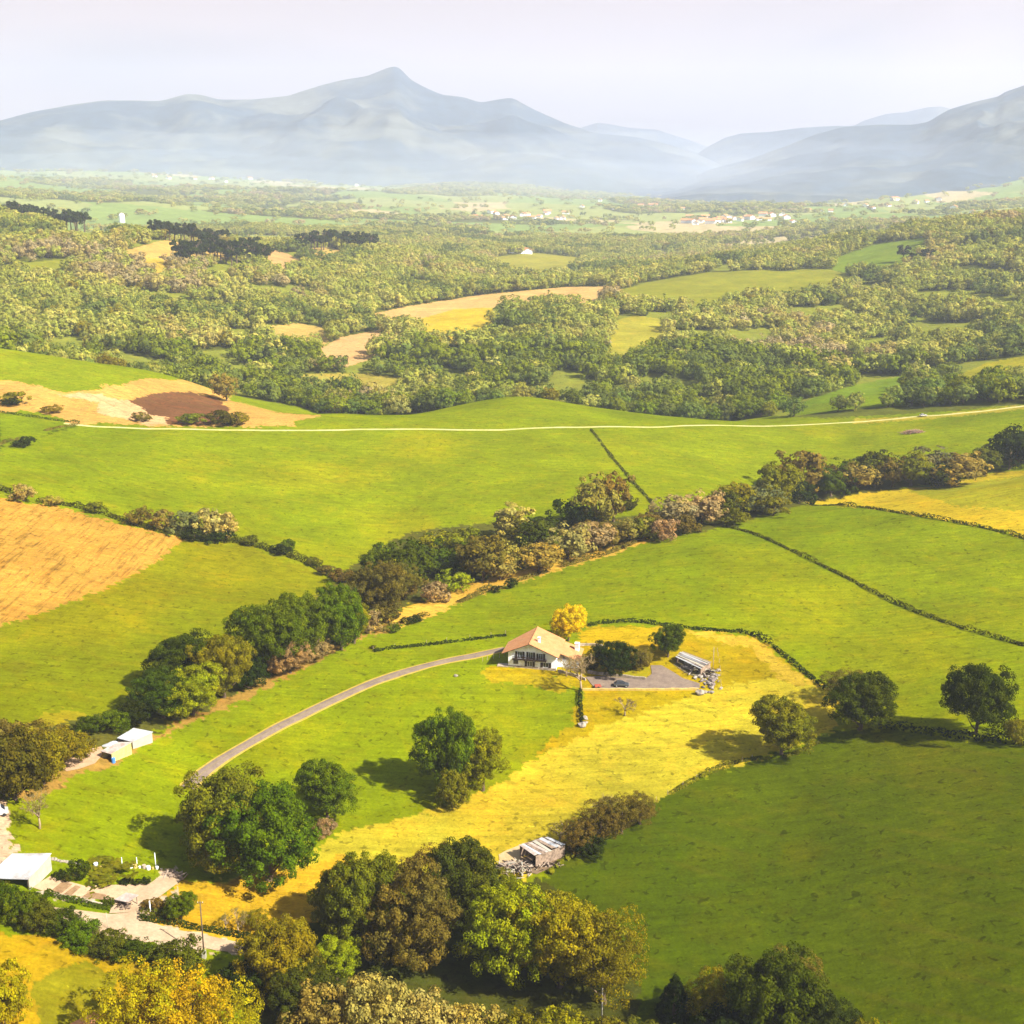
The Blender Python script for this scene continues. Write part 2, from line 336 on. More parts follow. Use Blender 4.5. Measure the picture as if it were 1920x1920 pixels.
fld((.125,.17,.003), [(1470,806),(1490,768),(1600,745),(1700,730),(1700,800)], 800, 1100)
fld((.21,.20,.008), [(1750,714),(1850,704),(1990,690),(1990,722),(1850,736),(1750,738)], 830, 1200)
def classify(x, y):
    """class, colour, furrow for ground points"""
    z = height(x, y); r = np.hypot(x, y)
    wob = np.clip(2.2 * 350 / r, .5, 2.5)
    px, py = project(x, y, z)
    px = px + (fbm(x / 6, y / 6, 2, 41) - .5) * 5 * wob; py = py + (fbm(x / 6, y / 6, 2, 57) - .5) * 3.2 * wob
    px = px + (vn(x / 1.3, y / 1.3, 43) - .5) * 9 * wob * np.clip(500 / r, .3, 1); py = py + (vn(x / 1.3, y / 1.3, 47) - .5) * 6 * wob * np.clip(500 / r, .3, 1)
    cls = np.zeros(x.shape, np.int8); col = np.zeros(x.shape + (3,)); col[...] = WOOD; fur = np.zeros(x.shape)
    # beyond the woods: a patchwork of meadows, hedges and copses
    far = r > 2050
    cx, cy = x / 330 + fbm(x / 500, y / 500, 2, 5) * 2, y / 430 + fbm(x / 500, y / 500, 2, 6) * 2
    ix, iy = np.floor(cx), np.floor(cy); pick = _h(ix, iy, 77); p2 = _h(ix, iy, 78)
    meadow = far & (fbm(x / 800, y / 800, 3, 31) + .25 * (pick - .5) + .10 * np.clip((r - 3000) / 4000, 0, 1) > .46)
    mc = np.where(p2[..., None] < .5, np.array((.16, .22, .05)), np.where(p2[..., None] < .8, np.array((.22, .25, .07)), np.array((.36, .30, .15))))
    col = np.where(meadow[..., None], mc, col); cls = np.where(meadow, 1, cls)
    qx = px + (fbm(x / 22, y / 22, 3, 141) - .5) * 120 * 350 / r; qy = py + (fbm(x / 22, y / 22, 3, 157) - .5) * 44 * 350 / r
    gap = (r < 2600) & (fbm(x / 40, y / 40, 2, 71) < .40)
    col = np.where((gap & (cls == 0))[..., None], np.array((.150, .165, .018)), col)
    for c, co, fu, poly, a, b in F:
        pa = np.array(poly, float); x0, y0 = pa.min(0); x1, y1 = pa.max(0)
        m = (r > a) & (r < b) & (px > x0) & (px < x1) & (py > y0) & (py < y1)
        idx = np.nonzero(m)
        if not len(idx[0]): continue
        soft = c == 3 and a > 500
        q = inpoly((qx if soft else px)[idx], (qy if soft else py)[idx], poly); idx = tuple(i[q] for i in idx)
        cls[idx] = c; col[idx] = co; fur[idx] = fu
    # cultivated variety: yellower, drier swards drift across the pastures
    pas = (cls == 1) & (r < 900)
    dry = np.clip((fbm(x / 45 + 3, y / 70, 4, 91) - .54) * 5, 0, 1) * .45
    lush = np.clip((fbm(x / 110, y / 80, 3, 97) - .50) * 4, 0, 1) * .34
    c2 = col * (1 - dry[..., None]) + col * np.array((1.6, 1.18, .9)) * dry[..., None]
    c2 = c2 * (1 - lush[..., None]) + col * np.array((.42, .60, .7)) * lush[..., None]
    col = np.where(pas[..., None], c2, col)
    return cls, col, fur

azs = np.concatenate([np.linspace(R(-60), R(-27.2), 60), np.linspace(R(-27), R(27), 860), np.linspace(R(27.2), R(60), 60)])
rs = [60.0]
while rs[-1] < 11000: rs.append(rs[-1] * (1.0026 if 170 < rs[-1] < 2600 else 1.008))
rs = np.array(rs)
Aa, Rr = np.meshgrid(azs, rs, indexing='ij'); X = np.sin(Aa) * Rr; Y = np.cos(Aa) * Rr; Z = height(X, Y)
cls, col, fur = classify(X, Y)
ia = np.arange(len(azs) - 1)[:, None] * len(rs) + np.arange(len(rs) - 1)[None, :]; ia = ia.ravel()
faces = np.stack([ia, ia + 1, ia + 1 + len(rs), ia + len(rs)], 1)[:, ::-1]
gm, nt = new_mat('ground_cover')
out = N(nt, 'ShaderNodeOutputMaterial'); bs = N(nt, 'ShaderNodeBsdfDiffuse'); at = N(nt, 'ShaderNodeAttribute'); at.attribute_name = 'sward'
fx = N(nt, 'ShaderNodeAttribute'); fx.attribute_name = 'tilth'
tc = N(nt, 'ShaderNodeTexCoord'); ob = tc.outputs['Object']
a1 = mrange(nt, noise(nt, ob, .035, 5, .62), .3, .7, .80, 1.18)
a2 = mrange(nt, noise(nt, ob, .30, 4, .6, .4), .3, .7, .84, 1.14)
a3 = mrange(nt, noise(nt, ob, 1.5, 3, .7), .3, .7, .80, 1.18)
sp = mrange(nt, noise(nt, ob, .55, 2, .5, .8), .60, .70, 1, .55)      # tussocks and droppings
mp = N(nt, 'ShaderNodeMapping'); mp.inputs['Rotation'].default_value = (0, 0, R(38)); mp.inputs['Scale'].default_value = (.035, .8, .5); nt.links.new(ob, mp.inputs['Vector'])
st = mrange(nt, noise(nt, mp.outputs[0], 1.0, 4, .6), .3, .7, .82, 1.13)  # mowing and grazing lines
fl = mrange(nt, noise(nt, ob, .9, 2, .5, .3), .70, .76, 1, 1.5)      # pale flecks
f = mth(nt, 'MULTIPLY', mth(nt, 'MULTIPLY', mth(nt, 'MULTIPLY', a1, a2), fl), mth(nt, 'MULTIPLY', mth(nt, 'MULTIPLY', a3, sp), st))
c = vscale(nt, at.outputs['Color'], f)
mw = N(nt, 'ShaderNodeMapping'); mw.inputs['Rotation'].default_value = (0, 0, R(-52)); nt.links.new(ob, mw.inputs['Vector'])
wv = N(nt, 'ShaderNodeTexWave', wave_type='BANDS', bands_direction='X'); wv.inputs['Scale'].default_value = .033; wv.inputs['Distortion'].default_value = 5; wv.inputs['Detail'].default_value = 1; wv.inputs['Detail Scale'].default_value = .25; nt.links.new(mw.outputs[0], wv.inputs['Vector'])
tl = mrange(nt, wv.outputs['Fac'], .90, .99, 0, 1); tm = mrange(nt, noise(nt, ob, .018, 3, .6), .46, .60, 0, .24)      # old wheel tracks
c = mixc(nt, mth(nt, 'MULTIPLY', tl, tm), c, (.10, .085, .006))
hue = mrange(nt, noise(nt, ob, .11, 4, .65, .5), .50, .74, 0, .42)
c = mixc(nt, hue, c, vscale(nt, mixc(nt, 1.0, at.outputs['Color'], (1.7, 1.15, .9), 'MULTIPLY'), f))
# furrows
m2 = N(nt, 'ShaderNodeMapping'); m2.inputs['Rotation'].default_value = (0, 0, R(-62)); m2.inputs['Scale'].default_value = (.5, .045, .5); nt.links.new(ob, m2.inputs['Vector'])
fr = mrange(nt, noise(nt, m2.outputs[0], 1.4, 4, .75), .50, .64, 1, .55)
c = mixc(nt, fx.outputs['Fac'], c, vscale(nt, c, fr))
nt.links.new(c, bs.inputs['Color'])
bp = N(nt, 'ShaderNodeBump'); bp.inputs['Strength'].default_value = .5; bp.inputs['Distance'].default_value = .35
nt.links.new(mth(nt, 'ADD', noise(nt, ob, 1.1, 4, .7), noise(nt, ob, .25, 2, .5)), bp.inputs['Height']); nt.links.new(bp.outputs[0], bs.inputs['Normal'])
nt.links.new(bs.outputs[0], out.inputs['Surface'])
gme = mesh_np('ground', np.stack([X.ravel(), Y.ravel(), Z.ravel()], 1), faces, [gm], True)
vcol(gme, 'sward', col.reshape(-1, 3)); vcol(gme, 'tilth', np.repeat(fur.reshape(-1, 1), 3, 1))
gob = link('ground', gme, (), None, kind='structure')

# horizon of sight for every bearing, used only to leave out trees that nothing shows of
slope = (Z - CAMZ) / Rr; runmax = np.maximum.accumulate(slope, axis=1)
def seen(x, y, top):
    az = np.arctan2(x, y); r = np.hypot(x, y)
    i = np.clip(np.searchsorted(azs, az), 0, len(azs) - 1); j = np.clip(np.searchsorted(rs, r) - 2, 0, len(rs) - 1)
    return (top - CAMZ) / r > runmax[i, j]

# ------------------------------------------------------------------ mountains
mm, nt = new_mat('mountain_slope')
out = N(nt, 'ShaderNodeOutputMaterial'); bs = N(nt, 'ShaderNodeBsdfDiffuse'); tc = N(nt, 'ShaderNodeTexCoord'); ob = tc.outputs['Object']
n1 = noise(nt, ob, .0016, 9, .68, .4); n2 = noise(nt, ob, .008, 6, .7)
c = mixc(nt, mrange(nt, n1, .48, .60, 0, 1), (.026, .046, .075), (.09, .10, .095))  # slope colours pushed to blue, so part of the distance haze is painted in
c = vscale(nt, c, mrange(nt, n2, .3, .7, .6, 1.4)); nt.links.new(c, bs.inputs['Color']); nt.links.new(bs.outputs[0], out.inputs['Surface'])
def mountain(name, crest, dist, front, back, seed, rough=1.0):
    cx = [p[0] for p in crest]; zz = [CAMZ + tanof(p[0], p[1]) * dist for p in crest]; ax = [azof(p[0], p[1]) for p in crest]
    na, nr = 420, 110
    a = np.linspace(ax[0], ax[-1], na); zc = np.interp(a, ax, zz)
    k = np.hanning(7); k /= k.sum(); zc = np.convolve(np.pad(zc, 3, 'edge'), k, 'valid')
    t = np.concatenate([np.linspace(-1, 0, 75), np.linspace(0, 1, 36)[1:]])
    A2, T = np.meshgrid(a, t, indexing='ij'); Rm = dist + np.where(T < 0, T * front, T * back)
    x, y = np.sin(A2) * Rm, np.cos(A2) * Rm
    prof = (1 - np.abs(T)) ** np.where(T < 0, 1.15, 1.4)
    amp = zc[:, None] - 60
    rid = 1 - np.abs(2 * fbm(x / 1300, y / 1300, 5, seed) - 1) * 1.0
    z = 60 + amp * prof + (rid - .72) * amp * .52 * rough * np.clip(np.abs(T) * 4, 0, 1) * (1 - np.abs(T)) ** .5
    z += (fbm(x / 220, y / 220, 4, seed + 5) - .5) * 55 * rough * np.clip(np.abs(T) * 8, .15, 1)
    # never above the crest line of sight, so that the outline is the crest
    z -= np.clip(np.abs(T) * 0 + (np.abs(T) > .98) * 200, 0, 200)
    edge = np.minimum(np.arange(na), np.arange(na)[::-1])[:, None]
    z = np.where(edge < 2, np.minimum(z, 40), z)
    nr = len(t); q = (np.arange(na - 1)[:, None] * nr + np.arange(nr - 1)[None, :]).ravel()
    me = mesh_np('mountain', np.stack([x.ravel(), y.ravel(), z.ravel()], 1), np.stack([q, q + 1, q + 1 + nr, q + nr], 1)[:, ::-1], [mm], True)
    return link(name, me, (), None, kind='structure')
mountain('mountain', [(-900,330),(-500,290),(-200,250),(0,226),(60,210),(130,197),(200,188),(300,189),(335,180),(350,176),(375,177),(410,187),(470,187),(540,180),(575,168),(600,160),(640,150),(690,142),(715,132),(738,124),(748,126),(770,150),(800,166),(830,178),(870,182),(900,192),(935,186),(960,182),(1000,205),(1060,232),(1110,248),(1200,258),(1260,272),(1310,290),(1400,330),(1500,370)], 9300, 2500, 1500, 3)
mountain('mountain', [(980,330),(1060,250),(1095,238),(1120,230),(1150,234),(1180,240),(1230,243),(1290,262),(1340,280),(1440,330)], 12500, 1800, 1200, 13)
mountain('mountain', [(1180,370),(1290,300),(1330,274),(1360,258),(1390,250),(1440,248),(1500,240),(1570,236),(1640,236),(1720,240),(1900,300),(2000,340)], 10500, 2000, 1200, 23)
mountain('mountain', [(1480,320),(1590,240),(1620,226),(1660,214),(1700,210),(1740,201),(1765,200),(1800,210),(1900,240),(2100,330)], 13000, 1800, 1200, 33)
mountain('mountain', [(1190,385),(1280,345),(1330,318),(1400,300),(1470,275),(1530,252),(1580,238),(1640,234),(1710,234),(1740,228),(1780,205),(1830,190),(1875,180),(1880,174),(1920,160),(2050,100),(2250,60),(2600,90),(3000,200)], 8000, 2600, 1600, 43)
mountain('mountain', [(600,400),(700,352),(760,330),(850,300),(930,286),(1010,290),(1080,305),(1180,330),(1260,352),(1350,400)], 7700, 1300, 900, 53, .6)

# ------------------------------------------------------------------ haze
hb = MB().box(-17000, -1200, -60, 17000, 15200, 1350).mesh('haze')
hm, nt = new_mat('haze_air'); out = N(nt, 'ShaderNodeOutputMaterial'); pv = N(nt, 'ShaderNodeVolumePrincipled')
pv.inputs['Color'].default_value = (.72, .80, 1.0, 1); pv.inputs['Density'].default_value = 1 / 11800; pv.inputs['Anisotropy'].default_value = .1
nt.links.new(pv.outputs[0], out.inputs['Volume'])
link('haze', hb, hm, None, kind='stuff', label='pale blue-white haze over the valley and mountains')
# low mist lying at the foot of the mountains, a real lens of denser air
import bmesh as _bm
mm2, nt = new_mat('mist_air'); out = N(nt, 'ShaderNodeOutputMaterial'); pv = N(nt, 'ShaderNodeVolumePrincipled')
pv.inputs['Color'].default_value = (.74, .84, 1.0, 1); pv.inputs['Density'].default_value = 1 / 11500; pv.inputs['Anisotropy'].default_value = .1
nt.links.new(pv.outputs[0], out.inputs['Volume'])
from mathutils import noise as _mn
for _k, (_wx, _wy, _hz) in enumerate([(9500, 2700, 330), (8600, 2500, 230), (9000, 2300, 150)]):
    _b = _bm.new(); _bm.ops.create_uvsphere(_b, u_segments=120, v_segments=60, radius=1)
    for _v in _b.verts:
        q = 1 + .45 * _mn.noise(Vector((_v.co.x * 7 + _k * 5, _v.co.y * 2.5, _k * 3.0))); _v.co = Vector((_v.co.x * _wx, _v.co.y * _wy + 7300, _v.co.z * _hz * q + 50))
    _me = bpy.data.meshes.new('mist'); _b.to_mesh(_me); _b.free(); _me.materials.append(mm2)
    link('mist', _me, (), None, kind='stuff', label='low pale mist at the foot of the mountains')
# ------------------------------------------------------------------ foliage
def leaf_mat(name, trans=.25, fixed=None):
    m, nt = new_mat(name); out = N(nt, 'ShaderNodeOutputMaterial'); d = N(nt, 'ShaderNodeBsdfDiffuse'); t = N(nt, 'ShaderNodeBsdfTranslucent')
    oi = N(nt, 'ShaderNodeObjectInfo'); at = N(nt, 'ShaderNodeAttribute'); at.attribute_name = 'leaf'
    sp = N(nt, 'ShaderNodeSeparateColor'); nt.links.new(at.outputs['Color'], sp.inputs[0])
    c = vscale(nt, oi.outputs['Color'] if fixed is None else mixc(nt, 0.0, fixed, fixed), sp.outputs[0])
    warm = mixc(nt, 1.0, c, (1.32, 1.12, .8), 'MULTIPLY')
    c = mixc(nt, sp.outputs[1], c, warm)
    rv = mrange(nt, oi.outputs['Random'], 0, 1, .86, 1.16); c = vscale(nt, c, rv)
    nt.links.new(c, d.inputs['Color']); nt.links.new(c, t.inputs['Color'])
    mx = N(nt, 'ShaderNodeMixShader'); mx.inputs[0].default_value = trans
    nt.links.new(d.outputs[0], mx.inputs[1]); nt.links.new(t.outputs[0], mx.inputs[2]); nt.links.new(mx.outputs[0], out.inputs['Surface']); return m
LEAF = leaf_mat('foliage', .35); BARK = plain('bark', (.11, .075, .045), .9, var=.35, scale=3, bump=.4)
BARKP = plain('pale_bark', (.30, .22, .14), .9, var=.3, scale=3)

def unit(n, r):
    v = r.normal(size=(n, 3)); return v / np.linalg.norm(v, axis=1)[:, None]
def quads(c, nrm, size, r, aspect=1.0):
    n = len(c); a = np.cross(nrm, unit(n, r)); a /= np.linalg.norm(a, axis=1)[:, None] + 1e-9; b = np.cross(nrm, a)
    s = size[:, None] if hasattr(size, '__len__') else size
    j = lambda: 1 + .35 * (r.random((n, 1)) - .5)
    co = np.stack([c - a * s * j() - b * s * aspect * j() * .7, c + a * s * j() * .8 - b * s * aspect * .5, c + a * s * .6 + b * s * aspect * j(), c - a * s * .7 * j() + b * s * aspect * .8], 1)
    return co.reshape(-1, 3), np.arange(n * 4).reshape(n, 4)
def crown_mesh(name, seed, nleaf, leaf, w=1.0, z0=.2, z1=1.0, lobes=6, clumps=90, kind='round', crad=.15, tv=1.0, jit=.55, puff=0.0):
    """crown of a tree one unit tall: leaf sprays gathered in clumps round several boughs"""
    r = np.random.default_rng(seed)
    hz = (z1 - z0) / 2; zc = (z0 + z1) / 2
    if kind == 'cone':
        t = r.random(clumps) ** .8; rad = w / 2 * (1 - t) ** .9 * (.75 + .5 * r.random(clumps)); th = r.random(clumps) * 6.283
        cc = np.stack([rad * np.cos(th), rad * np.sin(th), z0 + t * (z1 - z0 - .03)], 1); cr = crad * (1.15 - .75 * t)
        ctr = np.stack([0 * t, 0 * t, cc[:, 2] - .1], 1)
    elif kind == 'pine':
        lc = []; 
        for k in range(lobes):
            th = 6.283 * k / lobes + r.random() * .8; q = .62 * math.sqrt(r.random()); lc.append((w / 2 * q * math.cos(th), w / 2 * q * math.sin(th), z0 + (z1 - z0) * (.25 + .7 * r.random())))
        lc = np.array(lc); k = r.integers(0, lobes, clumps); d = unit(clumps, r); cc = lc[k] + d * np.array((w * .19, w * .19, hz * .18)); cr = np.full(clumps, crad * .8); ctr = lc[k] - np.array((0, 0, .05))
    else:
        lc = [(0, 0, zc + .06 * (z1 - z0))]; lr = [.70]
        for k in range(lobes):
            th = 6.283 * k / lobes + r.random() * .9; ph = r.uniform(-.75, .9)
            q = r.uniform(.45, .66); lc.append((w / 2 * q * math.cos(th) * math.cos(ph * .8), w / 2 * q * math.sin(th) * math.cos(ph * .8), zc + hz * .62 * math.sin(ph))); lr.append(r.uniform(.38, .54))
        lc = np.array(lc); lr = np.array(lr); k = r.choice(len(lr), clumps, p=(lr ** 2 * np.where(np.arange(len(lr)) == 0, 1.9, 1)) / (lr ** 2 * np.where(np.arange(len(lr)) == 0, 1.9, 1)).sum()); d = unit(clumps, r)
        cc = lc[k] + d * (lr[k] * r.uniform(.80, 1.08, clumps))[:, None] * np.array((w / 2, w / 2, hz))
        cr = crad * r.uniform(.75, 1.3, clumps); ctr = lc[k]
        cc[:, 2] = np.maximum(cc[:, 2], z0 + .02 + r.random(clumps) * .05)
    out_d = cc - ctr; out_d /= np.linalg.norm(out_d, axis=1)[:, None] + 1e-6
    i = r.integers(0, len(cc), nleaf); d = unit(nleaf, r) + out_d[i] * .55 + np.array((0, 0, .25)); d /= np.linalg.norm(d, axis=1)[:, None]
    pos = cc[i] + d * (cr[i] * r.uniform(.55, 1.05, nleaf))[:, None] * np.array((1, 1, .85))
    whole = pos - np.array((0, 0, zc - .1)); whole /= np.linalg.norm(whole, axis=1)[:, None]
    nr_ = d + whole * puff + unit(nleaf, r) * jit; nr_ /= np.linalg.norm(nr_, axis=1)[:, None]
    co, fa = quads(pos, nr_, leaf * r.uniform(.6, 1.35, nleaf), r)
    ct = 1 + (r.uniform(.72, 1.3, len(cc)) - 1) * tv; cw = np.clip(r.normal(.25, .3, len(cc)), 0, 1)
    big = (vn(cc[:, 0] * 5 + seed, cc[:, 2] * 5) * .8 - .2)
    tone = ct[i] * (1 + (r.uniform(.75, 1.28, nleaf) - 1) * tv); wm = np.clip(cw[i] + r.normal(0, .12, nleaf) + big[i], 0, 1)
    me = mesh_np(name, co, fa, [LEAF]); vcol(me, 'leaf', np.repeat(np.stack([tone, wm, tone * 0], 1), 4, 0)); return me
def trunk_mesh(name, seed, w=1.0, z0=.2, kind='round', mat=None, thick=.028):
    r = random.Random(seed); m = MB()
    lean = (r.uniform(-.03, .03), r.uniform(-.03, .03))
    top = .92 if kind in ('cone', 'pine') else .55
    m.tube([(0, 0, -.05), (0, 0, .02), (lean[0] * .5, lean[1] * .5, z0), (lean[0], lean[1], top)], [thick * 1.7, thick * 1.25, thick, thick * .35], 7)
    for k in range(7):
        th = 6.283 * k / 7 + r.uniform(-.3, .3); a = z0 + (.02 + .04 * k) * (1 if kind == 'round' else 1.6); L = w * r.uniform(.22, .36)
        m.tube([(lean[0] * .5, lean[1] * .5, a), (L * .45 * math.cos(th), L * .45 * math.sin(th), a + .10), (L * math.cos(th), L * math.sin(th), a + .26)], [thick * .55, thick * .35, thick * .12], 5)
    me = m.mesh(name, True); me.materials.append(mat or BARK); return me
def bare_mesh(name, seed, w=1.0, fork=.28, twigs=1800, tsize=.012):
    """leafless spreading limbs; returns limbs mesh and a haze of twigs and buds"""
    r = random.Random(seed); rn = np.random.default_rng(seed); m = MB(); ends = []
    def grow(p, d, L, rad, lvl):
        q = p + d * L * .5 + Vector((r.uniform(-1, 1), r.uniform(-1, 1), r.uniform(-.3, .6))) * L * .07; e = p + d * L
        m.tube([p, q, e], [rad, rad * .8, rad * .55], 5 if lvl < 2 else 3)
        if lvl >= 4: ends.append((p, e)); return
        for k in range(3 if lvl else 5):
            ax = Vector((r.gauss(0, 1), r.gauss(0, 1), r.gauss(0, .5))).normalized()
            nd = (d * .75 + ax * r.uniform(.5, .95) * w + Vector((0, 0, .22))).normalized(); grow(e, nd, L * r.uniform(.62, .82), rad * .56, lvl + 1)
    grow(Vector((0, 0, -.03)), Vector((r.uniform(-.06, .06), r.uniform(-.06, .06), 1)), fork, .026, 0)
    zs = [max(v[2] for v in m.v)]; s = 1 / zs[0]; m.v = [(x * s, y * s, z * s) for x, y, z in m.v]
    E = np.array([[*a, *b] for a, b in ends]) * s; i = rn.integers(0, len(E), twigs); t = rn.random((twigs, 1)) * 1.25
    pos = E[i, :3] * (1 - t) + E[i, 3:] * t + rn.normal(0, .018, (twigs, 3)); nr_ = unit(twigs, rn)
    co, fa = quads(pos, nr_, tsize * rn.uniform(.6, 1.6, twigs), rn, .35)
    me = mesh_np(name + '_twigs', co, fa, [LEAF]); tone = np.repeat(rn.uniform(.7, 1.3, twigs), 4); vcol(me, 'leaf', np.stack([tone, tone * 0 + .2, tone * 0], 1))
    lm = m.mesh(name, True); lm.materials.append(BARKP); return me, lm
PK = {}   # kind -> list of (crown mesh, trunk mesh, built width)
def kinds(tag_, n, nl, leaf, **kw):
    L = []
    for k in range(n):
        tk = {q: kw[q] for q in ('w', 'z0', 'kind') if q in kw}
        L.append((crown_mesh('crown', 100 * len(PK) + k, nl, leaf, **kw), trunk_mesh('trunk', 100 * len(PK) + k, **tk), kw.get('w', 1.0)))
    PK[tag_] = L
kinds('oak', 5, 34000, .0098, w=1.1, z0=.04, lobes=8, clumps=330, crad=.078)
kinds('tall', 3, 20000, .0094, w=.72, z0=.04, lobes=8, clumps=180, crad=.070)
kinds('bush', 4, 8000, .019, w=1.3, z0=.0, lobes=7, clumps=130, crad=.12)
kinds('wispy', 3, 15000, .0082, w=.95, z0=.06, lobes=8, clumps=280, crad=.065)
kinds('cone', 2, 9000, .014, w=.6, z0=.04, kind='cone', clumps=170, crad=.085)
kinds('moak', 5, 2600, .026, w=1.05, z0=.03, lobes=6, clumps=90, crad=.12, tv=.7, jit=.4, puff=.3)
kinds('mbush', 4, 1700, .038, w=1.35, z0=.0, lobes=6, clumps=50, crad=.16)
kinds('mtall', 3, 2200, .026, w=.75, z0=.03, lobes=6, clumps=60, crad=.11)
kinds('mpine', 4, 1500, .030, w=.75, z0=.35, kind='pine', lobes=7, clumps=40, crad=.13)
kinds('foak', 6, 620, .044, w=1.1, z0=.04, lobes=5, clumps=30, crad=.17, tv=.4, jit=.28, puff=.5)
kinds('fflat', 3, 260, .075, w=1.5, z0=.0, lobes=5, clumps=18, crad=.24, tv=.3, jit=.25, puff=.5)
BARE = [bare_mesh('limbs', 5 + k, 1.0, .24, 2600, .011) for k in range(3)]

TONE = {  # natural leaf colours
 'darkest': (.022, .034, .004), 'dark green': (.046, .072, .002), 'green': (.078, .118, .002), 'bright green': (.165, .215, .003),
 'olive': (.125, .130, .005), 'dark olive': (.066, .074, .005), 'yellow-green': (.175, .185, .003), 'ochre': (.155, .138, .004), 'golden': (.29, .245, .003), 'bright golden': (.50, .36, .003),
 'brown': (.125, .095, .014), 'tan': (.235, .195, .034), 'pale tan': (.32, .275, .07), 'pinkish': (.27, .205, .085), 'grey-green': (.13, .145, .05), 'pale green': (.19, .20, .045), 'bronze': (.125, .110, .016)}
_tk = 0
def put_tree(p, H, Wd, kind, tone, label, group=None, cat='tree', name=None, rz=None):
    global _tk; _tk += 1; rr = random.Random(_tk * 31)
    rz = rr.uniform(0, 6.28) if rz is None else rz
    t = thing(name or ('shrub' if 'bush' in kind else 'pine_tree' if 'pine' in kind else 'conifer_tree' if kind == 'cone' else 'bare_tree' if kind == 'bare' else 'broadleaf_tree'), label, cat, p, rz, group)
    if kind == 'bare':
        me, lm = BARE[_tk % 3]; c = link('twigs', me, (), t); k = link('trunk', lm, (), t); s = (Wd, Wd, H)
    else:
        L = PK[kind]; me, lm, w0 = L[_tk % len(L)]; c = link('crown', me, (), t); k = link('trunk', lm, (), t); s = (Wd / w0, Wd / w0, H)
    t.scale = s; a = TONE[tone]; v = lambda q: q * rr.uniform(.9, 1.1)
    c.color = (v(a[0]), v(a[1]), v(a[2]), 1); return t
def T(px, py, w, h, kind, tone, label, group=None, cat=None, name=None, k=1.0):
    p = hit(px, py); s = slant(p) / FPX
    H = h * s * .95 * k; W = w * s * 1.04 * k
    return put_tree(p - Vector((0, 0, .1)), H, W, kind, tone, label, group, cat or ('shrub' if 'bush' in kind else 'tree'), name)

